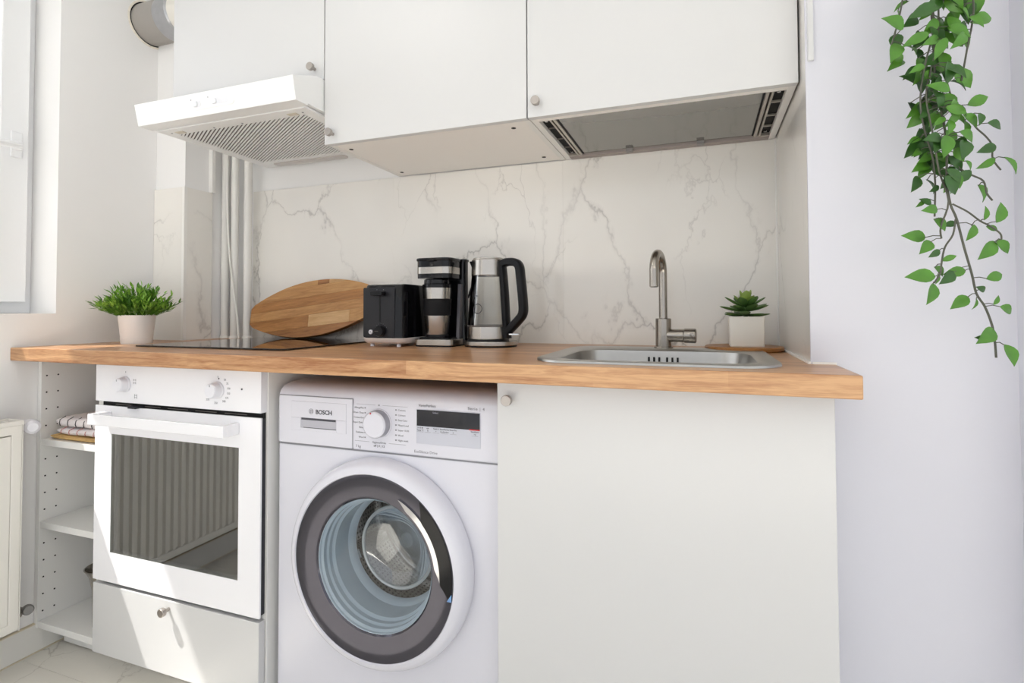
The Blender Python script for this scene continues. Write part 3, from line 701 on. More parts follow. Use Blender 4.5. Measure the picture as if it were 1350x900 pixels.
obj('sticker', MB().add([(WCX + 0.188, Y - 0.0482, WCZ - 0.038), (WCX + 0.199, Y - 0.0482, WCZ - 0.038), (WCX + 0.199, Y - 0.0482, WCZ - 0.022)], [(0, 1, 2)]), M_blue, pd)
# drum
def drum_mat():
    m = bpy.data.materials.new('perforated_drum_steel'); m.use_nodes = True; nt = m.node_tree; b = nt.nodes['Principled BSDF']
    b.inputs['Metallic'].default_value = 1; b.inputs['Roughness'].default_value = 0.25
    tc = nt.nodes.new('ShaderNodeTexCoord'); sep = nt.nodes.new('ShaderNodeSeparateXYZ'); nt.links.new(tc.outputs['Object'], sep.inputs[0])
    ang = mathn(nt, 'MULTIPLY', mathn(nt, 'ARCTAN2', sep.outputs[2], sep.outputs[0]), 0.235 / 0.012)
    dep = mathn(nt, 'DIVIDE', sep.outputs[1], 0.012)
    fx = mathn(nt, 'SUBTRACT', mathn(nt, 'FRACT', ang), 0.5); fy = mathn(nt, 'SUBTRACT', mathn(nt, 'FRACT', dep), 0.5)
    d = mathn(nt, 'ADD', mathn(nt, 'MULTIPLY', fx, fx), mathn(nt, 'MULTIPLY', fy, fy))
    r = ramp(nt, d, [(0.055, (0.01, 0.01, 0.01)), (0.075, (0.62, 0.61, 0.60))])
    nt.links.new(r.outputs[0], b.inputs['Base Color']); return m
drum = obj('drum', MB().lathe([(0.150, -0.086), (0.175, -0.080), (0.222, -0.095), (0.235, -0.115), (0.235, -0.33)], (WCX, Y, WCZ), (0, -1, 0), 72, False, False), drum_mat(), wm, smooth=30)
off = Vector((WCX, Y, WCZ)); org = Vector(ORG[drum.name]); drum.data.transform(Matrix.Translation(org - off)); drum.location = off - org
ORG[drum.name] = tuple(off)
def back_star():
    mb = MB(); n = 90; rads = [0.235, 0.205, 0.190, 0.15, 0.10, 0.06, 0.03, 0.004]; rings = []
    for r in rads:
        ring = []
        for i in range(n):
            a = 2 * math.pi * i / n
            rib = 0.5 + 0.5 * math.cos(3 * a + 0.6)
            h = 0.33 if r > 0.2 else 0.315 - 0.035 * (rib ** 3) * (1 if r < 0.16 else 0.2) + (0.01 if r < 0.05 else 0)
            ring.append(Vector((WCX + r * math.cos(a), Y + h, WCZ + r * math.sin(a))))
        rings.append(ring)
    return mb.rings(rings, False, True)
obj('drum_back', back_star(), M_drum, drum, smooth=50)
obj('drum_ring', MB().tube([(WCX + 0.196 * math.cos(2 * math.pi * i / 64), Y + 0.302, WCZ + 0.196 * math.sin(2 * math.pi * i / 64)) for i in range(65)], 0.006, 8, False), M_chrome, drum, smooth=True)
for k in range(3):
    a = R_(205 + 120 * k); c, s = math.cos(a), math.sin(a); t = Vector((-s, 0, c)); rd = Vector((c, 0, s)); C0 = Vector((WCX, 0, WCZ))
    rr = []
    for y, hgt, wd in ((Y + 0.12, 0.010, 0.022), (Y + 0.16, 0.045, 0.026), (Y + 0.28, 0.050, 0.026), (Y + 0.32, 0.012, 0.022)):
        b = C0 + rd * 0.236 + Vector((0, y, 0)); tp = C0 + rd * (0.236 - hgt) + Vector((0, y, 0))
        rr.append([b - t * wd, tp - t * wd * 0.45, tp + t * wd * 0.45, b + t * wd])
    obj('paddle', MB().rings(rr), M_chrome, drum, smooth=30)
obj('glass_bowl_rim', MB().tube([(WCX + 0.095 * math.cos(2 * math.pi * i / 56), Y + 0.064, WCZ + 0.095 * math.sin(2 * math.pi * i / 56)) for i in range(57)], 0.0042, 8, False), mat('bowl_rim_grey', '#c9cccc', 0.2, 0.3), pd, smooth=True)
obj('glass_bowl', MB().lathe([(0.095, -0.064), (0.085, -0.070), (0.055, -0.076), (0.0, -0.078)], (WCX, Y, WCZ), (0, -1, 0), 56, False, False), glass('glass_bowl', (0.95, 0.96, 0.96), 1.5, 1.0, 1.45, 0.16), pd, smooth=60)
obj('door_glass', MB().lathe([(0.1460, 0.0345), (0.140, 0.034), (0.0, 0.030)], (WCX, Y, WCZ), (0, -1, 0), 64, False, False), G_wash, pd, smooth=60)

# ================================================================== SINK CUPBOARD
DX0, DX1 = 0.8045, 1.4055
sc = thing('sink_cupboard', 'white base cupboard with one door under the sink', 'cupboard', (1.10, -0.3, 0.0))
obj('side_panel', MB().box(DX0 + 0.0015, DX0 + 0.0175, -0.566, -0.005, 0.075, ZB - 0.0015), M_body, sc)
obj('side_panel', MB().box(1.374, 1.390, -0.566, -0.005, 0.075, ZB - 0.0015), M_body, sc)
obj('bottom_panel', MB().box(DX0 + 0.0175, 1.374, -0.566, -0.005, 0.075, 0.093), M_body, sc)
obj('plinth', MB().box(DX0, 1.40, -0.51, -0.494, 0.004, 0.075), M_body, sc)
obj('cover_panel', MB().box(1.391, 1.4045, -0.5665, YW - 0.002, 0.004, ZB - 0.0015), M_front, sc)
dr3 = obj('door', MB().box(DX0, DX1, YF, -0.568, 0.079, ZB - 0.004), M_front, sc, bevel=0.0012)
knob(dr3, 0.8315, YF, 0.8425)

# ================================================================== WALL CUPBOARDS
YU, ZU, ZTOP = -0.3921, 1.4848, 2.285
def wall_cupboard(x0, x1, z0, label, kx, kz, bottom=True):
    t = thing('wall_cupboard', label, 'cupboard', ((x0 + x1) / 2, -0.19, z0), 'wall cupboards above the worktop')
    yb = YU + 0.019
    obj('side_panel', MB().box(x0 + 0.001, x0 + 0.017, yb, -0.001, z0 + 0.003, ZTOP), M_body, t, bevel=0.0008)
    obj('side_panel', MB().box(x1 - 0.017, x1 - 0.001, yb, -0.001, z0 + 0.003, ZTOP), M_body, t, bevel=0.0008)
    obj('top_panel', MB().box(x0 + 0.017, x1 - 0.017, yb, -0.001, ZTOP - 0.016, ZTOP), M_body, t)
    obj('back_panel', MB().box(x0 + 0.017, x1 - 0.017, -0.008, -0.001, z0 + 0.02, ZTOP - 0.016), M_body, t)
    if bottom: obj('bottom_panel', MB().box(x0 + 0.017, x1 - 0.017, yb, -0.004, z0 + 0.0045, z0 + 0.020), M_under, t)
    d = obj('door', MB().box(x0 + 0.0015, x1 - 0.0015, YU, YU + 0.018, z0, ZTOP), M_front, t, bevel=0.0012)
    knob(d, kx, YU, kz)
    return t
X0u, X12, X23, X3R = -0.3772, 0.2100, 0.8072, 1.3920
c1 = wall_cupboard(X0u, X12, 1.672, 'white wall cupboard above the range hood', 0.177, 1.704)
c2 = wall_cupboard(X12, X23, ZU, 'white wall cupboard in the middle, plain underside with screw holes', 0.240, 1.512)
for x, y in ((0.247, -0.319), (0.749, -0.325), (0.248, -0.046), (0.749, -0.049)):
    obj('screw_hole', MB().lathe([(0.0062, 0), (0.0062, 0.001)], (x, y, ZU + 0.0038), n=20), M_void, c2)
c3 = wall_cupboard(X23, X3R, ZU, 'white wall cupboard at the right, underside with grey glass panel', 0.834, 1.517, False)
zb = ZU + 0.004
yb = YU + 0.019
obj('bottom_rail', MB().box(X23 + 0.017, X3R - 0.017, yb, -0.352, zb - 0.002, zb + 0.016), M_under, c3, bevel=0.001)
obj('bottom_rail', MB().box(X23 + 0.017, X3R - 0.017, -0.030, -0.004, zb - 0.004, zb + 0.018), mat('rail_grey', '#a49a95', 0.5), c3, bevel=0.003)
obj('glass_panel', MB().box(0.872, 1.330, -0.351, -0.045, zb + 0.002, zb + 0.006), M_mirrorpanel, c3)
obj('gasket', MB().box(0.866, 1.336, -0.0449, -0.031, zb + 0.006, zb + 0.012), M_void, c3)
obj('gasket', MB().box(0.868, 0.8718, -0.351, -0.04, zb + 0.001, zb + 0.005), M_void, c3)
obj('gasket', MB().box(1.3302, 1.334, -0.351, -0.04, zb + 0.001, zb + 0.005), M_void, c3)
obj('vent_slot', MB().box(X23 + 0.017, 0.868, -0.352, -0.03, zb + 0.010, zb + 0.020), M_void, c3)
obj('vent_slot', MB().box(1.334, X3R - 0.017, -0.352, -0.03, zb + 0.010, zb + 0.020), M_void, c3)
for a, b in ((0.850, 0.8555), (0.859, 0.867), (1.335, 1.343), (1.3465, 1.352)):
    obj('slot_rail', MB().box(a, b, -0.350, -0.033, zb - 0.001, zb + 0.010), M_alu, c3, bevel=0.0015)
for x0_, x1_ in ((X23 + 0.018, 0.867), (1.335, X3R - 0.018)):
    obj('slot_frame', MB().box(x0_, x1_, -0.352, -0.347, zb - 0.001, zb + 0.008).box(x0_, x1_, -0.036, -0.031, zb - 0.001, zb + 0.008), M_alu, c3, bevel=0.001)
for x in (0.838, 1.362):
    for y in (-0.33, -0.055):
        obj('screw', MB().lathe([(0.004, 0), (0.004, 0.006)], (x, y, zb + 0.004), n=12), M_chrome, c3)
for y in (-0.27, -0.18, -0.10):
    obj('slot_bridge', MB().box(1.352, X3R - 0.018, y - 0.003, y + 0.003, zb + 0.004, zb + 0.008), M_alu, c3)
    obj('slot_bridge', MB().box(X23 + 0.018, 0.850, y - 0.0015, y + 0.0015, zb + 0.006, zb + 0.009), M_slotgrey, c3)
for x in (1.005, 1.20):
    obj('clip', MB().box(x - 0.010, x + 0.010, -0.046, -0.026, zb - 0.007, zb + 0.002), mat('clip_grey', '#8d8a88', 0.5), c3, bevel=0.001)

# ================================================================== RANGE HOOD
HX0, HX1 = -0.3782, 0.2085
hd = thing('range_hood', 'slim white range hood with striped filter under the left cupboard', 'range hood', (-0.085, -0.25, 1.573))
zh = 1.573
# side profile (y,z): vertical box with projecting, sloping front
hp = [(-0.005, zh + 0.004), (-0.005, 1.670), (-0.40, 1.670), (-0.422, 1.668), (-0.5124, 1.634), (-0.4994, zh), (-0.455, zh), (-0.453, zh + 0.006)]
obj('canopy', MB().prism(hp, (HX0, HX1), 'x'), M_hood, hd, bevel=0.0015)
obj('underside_frame', MB().box(HX0 + 0.012, HX1 - 0.012, -0.452, -0.408, zh - 0.002, zh + 0.004).box(HX0 + 0.012, HX0 + 0.05, -0.408, -0.01, zh - 0.002, zh + 0.004)
    .box(HX1 - 0.05, HX1 - 0.012, -0.408, -0.01, zh - 0.002, zh + 0.004).box(HX0 + 0.05, HX1 - 0.05, -0.075, -0.01, zh - 0.002, zh + 0.004), M_hood, hd, bevel=0.001)
FX0, FX1, FY0, FY1 = HX0 + 0.05, HX1 - 0.05, -0.408, -0.075
obj('filter_backing', MB().box(FX0, FX1, FY0, FY1, zh + 0.002, zh + 0.0035), M_filterdark, hd)
fs_ = MB()
# diagonal slats, clipped to the filter rectangle
sp_, wd_ = 0.0092, 0.0049
nrm = Vector((0.527, 0.850))
cx_, cy_ = (FX0 + FX1) / 2, (FY0 + FY1) / 2
def clip_poly(poly, a, b, c):
    out = []
    for i in range(len(poly)):
        p, q = poly[i], poly[(i + 1) % len(poly)]
        dp = a * p[0] + b * p[1] - c; dq = a * q[0] + b * q[1] - c
        if dp <= 0: out.append(p)
        if dp * dq < 0:
            t = dp / (dp - dq); out.append((p[0] + (q[0] - p[0]) * t, p[1] + (q[1] - p[1]) * t))
    return out
rect = [(FX0, FY0), (FX1, FY0), (FX1, FY1), (FX0, FY1)]
for k in range(-45, 46):
    m0 = nrm.x * cx_ + nrm.y * cy_ + k * sp_
    p = clip_poly(rect, nrm.x, nrm.y, m0 + wd_ / 2)
    if len(p) > 2: p = clip_poly(p, -nrm.x, -nrm.y, -(m0 - wd_ / 2))
    if len(p) > 2: fs_.prism(p, (zh - 0.0015, zh + 0.001), 'z')
obj('filter_slats', fs_, M_hood, hd)['kind'] = 'stuff'
obj('lamp_cover', MB().prism(rrect(-0.30, 0.02, -0.058, -0.022, 0.015), (zh - 0.006, zh - 0.002), 'z'), M_lampglass, hd, bevel=0.0015)
for x in (-0.30, 0.13):
    obj('filter_latch', MB().box(x - 0.016, x + 0.016, -0.432, -0.416, zh - 0.004, zh - 0.002), mat('latch_cream', '#d9d2c2', 0.5), hd, bevel=0.001)
for x, y in ((-0.335, -0.425), (-0.17, -0.418), (-0.06, -0.418), (0.165, -0.425)):
    obj('screw', MB().lathe([(0.003, 0), (0.003, 0.0008)], (x, y, zh - 0.0026), n=10), M_mark, hd)
def onfront(x, t, out=0.0):
    """a point on the sloping front: t=0 bottom, 1 top"""
    return (x, -0.4994 + (-0.0130) * t - out, zh + 0.061 * t)
def front_plate(x0, x1, t0, t1, out, r, name, m, parent):
    pts2 = rrect(x0, x1, 0.061 * t0, 0.061 * t1, r)
    mb = MB(); A = []; B = []
    for x, h in pts2:
        A.append(onfront(x, h / 0.061, out)); B.append(onfront(x, h / 0.061, -0.0002))
    return obj(name, mb.rings([B, A], False, True), m, parent, bevel=0.0004)
M_hoodctl = mat('hood_control_plate', '#e9eaee', 0.35)
pn = front_plate(-0.155, 0.004, 0.27, 0.78, 0.0012, 0.013, 'control_plate', M_hood, hd)
for x0_, x1_ in ((-0.148, -0.118), (-0.078, -0.018)):
    sl = front_plate(x0_, x1_, 0.38, 0.66, 0.0018, 0.007, 'slider_slot', M_hoodctl, pn)
    front_plate(x0_ + 0.003, x0_ + 0.020, 0.40, 0.64, 0.006, 0.005, 'slider_button', M_hoodctl, sl)
for x in (-0.152, -0.088):
    front_plate(x - 0.0015, x + 0.0015, 0.70, 0.75, 0.0016, 0.001, 'printed_mark', M_mark, pn)

# ================================================================== EXHAUST DUCT, PIPES, CABLE
DY, DZ = -0.232, 2.077
du = thing('exhaust_duct', 'grey exhaust pipe with silver taped flexible hose entering the left wall', 'duct', (XL, DY, DZ))
def tube_x(x0, x1, r, rings=None):
    return MB().lathe([(r, x0), (r, x1)] if rings is None else rings, (0, DY, DZ), (1, 0, 0), 48)
obj('pipe', tube_x(XL - 0.10, -0.565, 0.072), M_duct, du, smooth=True)
obj('wall_gap', tube_x(XL - 0.05, XL + 0.0015, 0.0765), M_void, du, smooth=True)
obj('tape_band', MB().lathe([(0.0735, -0.60), (0.077, -0.585), (0.0775, -0.55), (0.079, -0.535), (0.074, -0.53)], (0, DY, DZ), (1, 0, 0), 48), M_duct2, du, smooth=True)
fr_ = []
for i in range(30):
    fr_ += [(0.071, -0.536 + i * 0.008), (0.0755, -0.532 + i * 0.008)]
obj('flexible_hose', MB().lathe(fr_, (0, DY, DZ), (1, 0, 0), 40), M_flex, du, smooth=50)
obj('plaster_rim', MB().lathe([(0.0765, 0), (0.083, 0.0), (0.080, 0.003), (0.0765, 0.003)], (XL, DY, DZ), (1, 0, 0), 40, False, False), mat('rough_plaster', '#e6dfd2', 0.95, var=0.2, vscale=80, bump=0.8, bscale=150), du, smooth=60)
for x, r, lb in ((-0.540, 0.0135, 'white vertical pipe nearest the corner column'), (-0.491, 0.0135, 'white vertical pipe in the middle of three, beside the cable'), (-0.426, 0.0145, 'white vertical pipe next to the wooden chopping board')):
    p = thing('heating_pipe', lb, 'pipe', (x, -0.045, ZT), 'vertical pipes in the corner')
    obj('pipe_tube', MB().lathe([(r, 0), (r, CEIL - ZT)], (x, -0.045, ZT), n=24), M_pipe, p, smooth=True)
    obj('collar', MB().lathe([(r + 0.004, 0), (r + 0.003, 0.008), (r, 0.010)], (x, -0.045, ZT), n=24), M_pipe, p, smooth=True)
cb = [(-0.508, -0.066, 1.60), (-0.506, -0.068, 1.45), (-0.500, -0.068, 1.33), (-0.492, -0.066, 1.22), (-0.482, -0.064, 1.15), (-0.464, -0.066, 1.06), (-0.447, -0.070, 0.99), (-0.436, -0.074, 0.922)]
def smooth_path(P, n=6):
    P = [Vector(p) for p in P]; out = []
    for i in range(len(P) - 1):
        p0, p1, p2, p3 = P[max(i - 1, 0)], P[i], P[i + 1], P[min(i + 2, len(P) - 1)]
        for k in range(n):
            t = k / n
            out.append(0.5 * ((2 * p1) + (p2 - p0) * t + (2 * p0 - 5 * p1 + 4 * p2 - p3) * t * t + (3 * p1 - p0 - 3 * p2 + p3) * t ** 3))
    return out + [P[-1]]
tag(obj('power_cable', MB().tube(smooth_path(cb), 0.0035, 8), M_paper, smooth=True, off=(-0.47, -0.066, 0.92)), 'thin white cable hanging down in front of the pipes', 'cable')

# ================================================================== HOB
hob = thing('induction_hob', 'flush black glass hob on the left of the worktop', 'hob', (-0.10, -0.29, ZT))
obj('glass_plate', MB().prism(rrect(-0.379, 0.175, -0.500, -0.035, 0.006, 3), (ZT + 0.0006, ZT + 0.0052), 'z'), M_hobglass, hob, bevel=0.0008)
obj('underbody', MB().prism(rrect(-0.36, 0.155, -0.48, -0.055, 0.006, 3), (ZT, ZT + 0.0006), 'z'), M_blackm, hob)

# ================================================================== CHOPPING BOARD
def board_outline():
    a, b, e = 0.283, 0.1035, 0.036   # half length, half height, half height of the blunt ends
    top = []
    n = 18
    for i in range(n + 1):
        u = -a + 0.016 + (2 * a - 0.032) * i / n
        k = u / (a - 0.0)
        top.append((u, e + (b - e) * (1 - abs(k) ** 2.05)))
    pts = [(a, -e * 0.8), (a, e * 0.8)] + list(reversed(top)) + [(-a, e * 0.8), (-a, -e * 0.8)] + [(u, -v) for u, v in top]
    return pts
BO = board_outline()
bd = thing('chopping_board', 'oval wooden chopping board of glued staves leaning on the tiles', 'chopping board', (-0.112, -0.072, ZT + 0.0055))
strips = [(-0.12, -0.068, ((-0.3, 0.3, 3),)), (-0.068, -0.024, ((-0.3, -0.01, 0), (-0.01, 0.165, 2), (0.165, 0.3, 1))), (-0.024, 0.010, ((-0.3, 0.3, 4),)), (0.010, 0.045, ((-0.3, 0.3, 0),)),
          (0.045, 0.085, ((-0.3, 0.058, 4), (0.058, 0.3, 1))), (0.085, 0.12, ((-0.3, 0.018, 1), (0.018, 0.07, 3), (0.07, 0.3, 2)))]
for v0, v1, segs in strips:
    for u0, u1, mi in segs:
        p = clip_poly(clip_poly(clip_poly(clip_poly(BO, 1, 0, u1 - 0.0002), -1, 0, -(u0 + 0.0002)), 0, 1, v1 - 0.0002), 0, -1, -(v0 + 0.0002))
        if len(p) < 3: continue
        st = obj('stave', MB().prism(p, (-0.009, 0.009), 'y'), STAVE[mi], None, bevel=0.0006)
        st.parent = bd
bd.rotation_euler = (R_(-14), R_(-6.5), 0)
bd.location = (-0.115, -0.049, ZT + 0.1118)

# ================================================================== POTTED GRASS
PX, PYY = -0.535, -0.385
pg = thing('potted_plant', 'leafy green plant in a white tapered pot beside the hob', 'plant', (PX, PYY, ZT))
obj('pot', MB().lathe([(0.0, 0), (0.042, 0), (0.0435, 0.004), (0.0450, 0.018), (0.0445, 0.019), (0.0520, 0.092), (0.0490, 0.092), (0.0465, 0.075), (0.0, 0.075)], (PX, PYY, ZT), n=48, cap0=False, cap1=False), M_pot, pg, smooth=25)
obj('soil', MB().lathe([(0.0, 0.079), (0.047, 0.078)], (PX, PYY, ZT), n=24, cap0=False, cap1=False), M_soil, pg, smooth=True)
def leaflet(mb, base, d, L, W, up=Vector((0, 0, 1))):
    d = d.normalized(); s = d.cross(up)
    if s.length < 1e-3: s = Vector((1, 0, 0))
    s.normalize(); nn = s.cross(d)
    p = [base, base + d * L * 0.3 + s * W * 0.42 + nn * W * 0.14, base + d * L * 0.62 + s * W * 0.40 + nn * W * 0.10, base + d * L - nn * W * 0.15,
         base + d * L * 0.62 - s * W * 0.40 + nn * W * 0.10, base + d * L * 0.3 - s * W * 0.42 + nn * W * 0.14, base + d * L * 0.45 - nn * W * 0.05]
    mb.add(p, [(0, 1, 6), (1, 2, 6), (2, 3, 6), (3, 4, 6), (4, 5, 6), (5, 0, 6)])
rnd = random.Random(11)
dkm, ltm, stm = MB(), MB(), MB()
for i in range(150):
    th = rnd.uniform(0, 2 * math.pi); q = rnd.random() ** 0.6
    tilt = q * R_(57); L = (0.112 + rnd.uniform(-0.022, 0.012)) * (1 - 0.16 * q)
    base = Vector((PX, PYY, ZT + 0.078)) + Vector((math.cos(th), math.sin(th), 0)) * (0.036 * q)
    d = Vector((math.cos(th) * math.sin(tilt), math.sin(th) * math.sin(tilt), math.cos(tilt)))
    pts = []
    for k in range(6):
        t = k / 5
        p = base + d * L * t + Vector((0, 0, -0.012 * t * t * q)) + Vector((rnd.uniform(-1, 1), rnd.uniform(-1, 1), 0)) * 0.002
        if p.x < XL + 0.012: p.x = XL + 0.012
        pts.append(p)
    stm.tube(pts, 0.0008, 4)
    for k in range(9):
        t = 0.30 + 0.70 * k / 8; j = min(int(t * 5), 4); f = t * 5 - j
        p = pts[j].lerp(pts[j + 1], f)
        ld = (d + Vector((rnd.uniform(-1, 1), rnd.uniform(-1, 1), rnd.uniform(-0.35, 0.9))) * 0.85)
        leaflet(ltm if (t > 0.6 and rnd.random() < 0.62) else dkm, p, ld, rnd.uniform(0.017, 0.027), rnd.uniform(0.0065, 0.0095))
obj('foliage', dkm, M_grass, pg)['kind'] = 'stuff'
obj('young_foliage', ltm, M_grassl, pg)['kind'] = 'stuff'
obj('stems', stm, M_grass, pg)['kind'] = 'stuff'

# ================================================================== TOASTER
TX0, TX1, TY0, TY1, TZ0 = 0.264, 0.397, -0.290, -0.045, ZT + 0.009
to = thing('toaster', 'black toaster on a white base beside the chopping board', 'toaster', ((TX0 + TX1) / 2, -0.17, ZT))
for x in (TX0 + 0.022, TX1 - 0.022):
    for y in (TY0 + 0.022, TY1 - 0.03):
        obj('foot', MB().lathe([(0.006, 0), (0.006, 0.011)], (x, y, ZT), n=16), M_wplastic, to, smooth=True)
bpo = rrect(TX0 - 0.004, TX1 + 0.004, TY0 - 0.004, TY1 + 0.004, 0.026, 6)
def scaled(poly, k, c): return [(c[0] + (x - c[0]) * k, c[1] + (y - c[1]) * k) for x, y in poly]
cc = ((TX0 + TX1) / 2, (TY0 + TY1) / 2)
obj('base', MB().rings([[(x, y, TZ0) for x, y in scaled(bpo, 0.90, cc)], [(x, y, TZ0 + 0.005) for x, y in scaled(bpo, 0.96, cc)], [(x, y, TZ0 + 0.016) for x, y in bpo]]), M_pot, to, smooth=40)
bodyo = rrect(TX0, TX1, TY0, TY1, 0.024, 6)
zt_ = 1.0965
obj('shell', MB().rings([[(x, y, TZ0 + 0.0162) for x, y in scaled(bodyo, 1.0, cc)], [(x, y, TZ0 + 0.10) for x, y in scaled(bodyo, 0.985, cc)], [(x, y, zt_ - 0.004) for x, y in scaled(bodyo, 0.965, cc)], [(x, y, zt_) for x, y in scaled(bodyo, 0.945, cc)]]), M_black, to, smooth=40)
obj('top_plate', MB().prism(scaled(bodyo, 0.93, cc), (zt_, zt_ + 0.002), 'z'), M_steel, to)
for x in (cc[0] - 0.024, cc[0] + 0.024):
    obj('bread_slot', MB().box(x - 0.013, x + 0.013, TY0 + 0.05, TY1 - 0.04, zt_ + 0.002, zt_ + 0.0026), M_void, to)
M_tface = mat('toaster_satin_face', '#242428', 0.3, var=0.05, spec=0.35)
obj('face_plate', MB().prism(rrect(TX0 + 0.006, TX1 - 0.022, TZ0 + 0.018, zt_ - 0.008, 0.004), (TY0 - 0.0012, TY0 + 0.006), 'y'), M_tface, to, bevel=0.0006)
tcx = (TX0 + TX1) / 2 - 0.004
obj('lever_slot', MB().box(tcx - 0.002, tcx + 0.002, TY0 - 0.0018, TY0, TZ0 + 0.062, zt_ - 0.018), M_void, to)
obj('lever', MB().prism(rrect(tcx - 0.019, tcx + 0.021, 1.064, 1.0775, 0.006), (TY0 - 0.024, TY0 - 0.002), 'y'), M_blackm, to, bevel=0.0015)
kb = obj('browning_dial', MB().lathe([(0.0155, 0), (0.0155, 0.012), (0.014, 0.015)], (tcx + 0.004, TY0 - 0.001, 0.9635), (0, -1, 0), 32), M_blackm, to, smooth=True)
obj('dial_pointer', MB().box(tcx - 0.008, tcx + 0.004, TY0 - 0.0168, TY0 - 0.0155, 0.9625, 0.964), M_slotgrey, kb)
tk = MB()
for i in range(7):
    a = R_(150 - i * 20); tk.lathe([(0.0008, 0), (0.0008, 0.0006)], (tcx + 0.004 + 0.021 * math.cos(a), TY0 - 0.0012, 0.9635 + 0.021 * math.sin(a)), (0, -1, 0), 6)
tk.lathe([(0.001, 0), (0.001, 0.0006)], (tcx - 0.010, TY0 - 0.0012, 1.082), (0, -1, 0), 6).lathe([(0.001, 0), (0.001, 0.0006)], (tcx + 0.012, TY0 - 0.0012, 1.082), (0, -1, 0), 6)
obj('dial_marks', tk, M_mark, to)
cbn = obj('cancel_button', MB().lathe([(0.0065, 0), (0.0065, 0.004), (0.0055, 0.005)], (tcx - 0.029, TY0 - 0.001, 0.9605), (0, -1, 0), 24), M_wplastic, to, smooth=True)
ic = MB(); ring2d(ic, tcx - 0.029, 0.9605, 0.0015, 0.0025, TY0 - 0.0064, TY0 - 0.0058)
obj('button_mark', ic, M_mark, cbn)
obj('edge_strip', MB().box(TX1 - 0.001, TX1 + 0.0005, TY0 + 0.03, TY0 + 0.034, TZ0 + 0.02, zt_ - 0.02), M_blackm, to)  # thin matt black strip on the right side of the shell

# ================================================================== COFFEE MAKER
KX0, KX1, KY0, KY1 = 0.411, 0.529, -0.252, -0.125
km = thing('coffee_maker', 'black single-cup coffee maker with steel bands', 'coffee maker', (0.48, -0.17, ZT))
kb_ = obj('base', MB().prism(rrect(KX0, KX1 + 0.004, KY0, KY0 + 0.100, 0.018), (ZT + 0.004, ZT + 0.021), 'z'), M_steelh, km, bevel=0.001, smooth=40)
obj('base_sole', MB().prism(rrect(KX0 + 0.002, KX1 + 0.002, KY0 + 0.002, KY1, 0.018), (ZT, ZT + 0.004), 'z'), M_blackm, km)
obj('drip_tray', MB().prism(rrect(KX0 + 0.010, KX1 - 0.008, KY0 + 0.010, KY0 + 0.092, 0.015), (ZT + 0.021, ZT + 0.025), 'z'), M_black, km, bevel=0.001)
# rear tower, tapering upwards slightly
def tower():
    a = rrect(KX0 + 0.004, KX1 + 0.012, KY0 + 0.090, KY1, 0.012); b = rrect(KX0 + 0.012, KX1 + 0.004, KY0 + 0.093, KY1, 0.012)
    return MB().rings([[(x, y, ZT + 0.004) for x, y in a], [(x, y, ZT + 0.12) for x, y in b], [(x, y, 1.168) for x, y in b]])
obj('water_tank', tower(), M_black, km, smooth=40)
obj('tank_lid', MB().prism(rrect(KX0 + 0.010, KX1 + 0.006, KY0 + 0.092, KY1 + 0.002, 0.012), (1.168, 1.175), 'z'), M_black, km, bevel=0.001)
# side cheeks that frame the mug
for x0_, x1_ in ((KX0 + 0.004, KX0 + 0.014), (KX1 - 0.012, KX1 - 0.002)):
    obj('side_cheek', MB().prism([(KY0 + 0.066, ZT + 0.021), (KY0 + 0.092, ZT + 0.021), (KY0 + 0.092, 1.10), (KY0 + 0.080, 1.10)], (x0_, x1_), 'x'), mat('grey_cheek', '#55545a', 0.25), km, bevel=0.001)
hdo = rrect(KX0 + 0.003, KX1 - 0.004, KY0 + 0.006, KY0 + 0.094, 0.022)
hc = ((KX0 + KX1) / 2, KY0 + 0.05)
obj('brew_head', MB().rings([[(x, y, 1.1150) for x, y in scaled(hdo, 0.99, hc)], [(x, y, 1.165) for x, y in hdo]]), M_black, km, smooth=40)
obj('steel_band', MB().prism(scaled(hdo, 1.012, hc), (1.128, 1.147), 'z'), M_steel, km, smooth=40)
obj('head_lid', MB().prism(scaled(hdo, 1.05, hc), (1.165, 1.1735), 'z'), M_black, km, bevel=0.0025, smooth=40)
obj('lid_tab', MB().box(hc[0] - 0.012, hc[0] + 0.012, KY0 - 0.004, KY0 + 0.01, 1.163, 1.168), M_black, km, bevel=0.001)
obj('power_button', MB().lathe([(0.008, 0), (0.008, 0.003)], (KX1 + 0.009, KY0 + 0.108, ZT + 0.045), (1, 0, 0), 16), M_slotgrey, km)
# travel mug standing in it
MX, MY, MZ = hc[0] - 0.004, KY0 + 0.046, ZT + 0.0255
mg = thing('travel_mug', 'steel and black travel mug standing in the coffee maker', 'mug', (MX, MY, MZ))
obj('lower_body', MB().lathe([(0.0, 0.0000), (0.0315, 0.0000), (0.0325, 0.0033), (0.0375, 0.0643)], (MX, MY, MZ), n=40, cap0=False), M_steel, mg, smooth=True)
obj('foot_ring', MB().lathe([(0.0322, 0.0000), (0.0335, 0.0011), (0.0335, 0.0076), (0.0332, 0.0087)], (MX, MY, MZ), n=40, cap0=False, cap1=False), M_blackm, mg, smooth=True)
obj('grip_sleeve', MB().lathe([(0.0378, 0.0632), (0.0398, 0.0643), (0.0425, 0.1112), (0.041, 0.1123)], (MX, MY, MZ), n=40), M_rubber, mg, smooth=True)
obj('upper_body', MB().lathe([(0.0408, 0.1112), (0.0425, 0.1406), (0.0425, 0.1439)], (MX, MY, MZ), n=40), M_steel, mg, smooth=True)
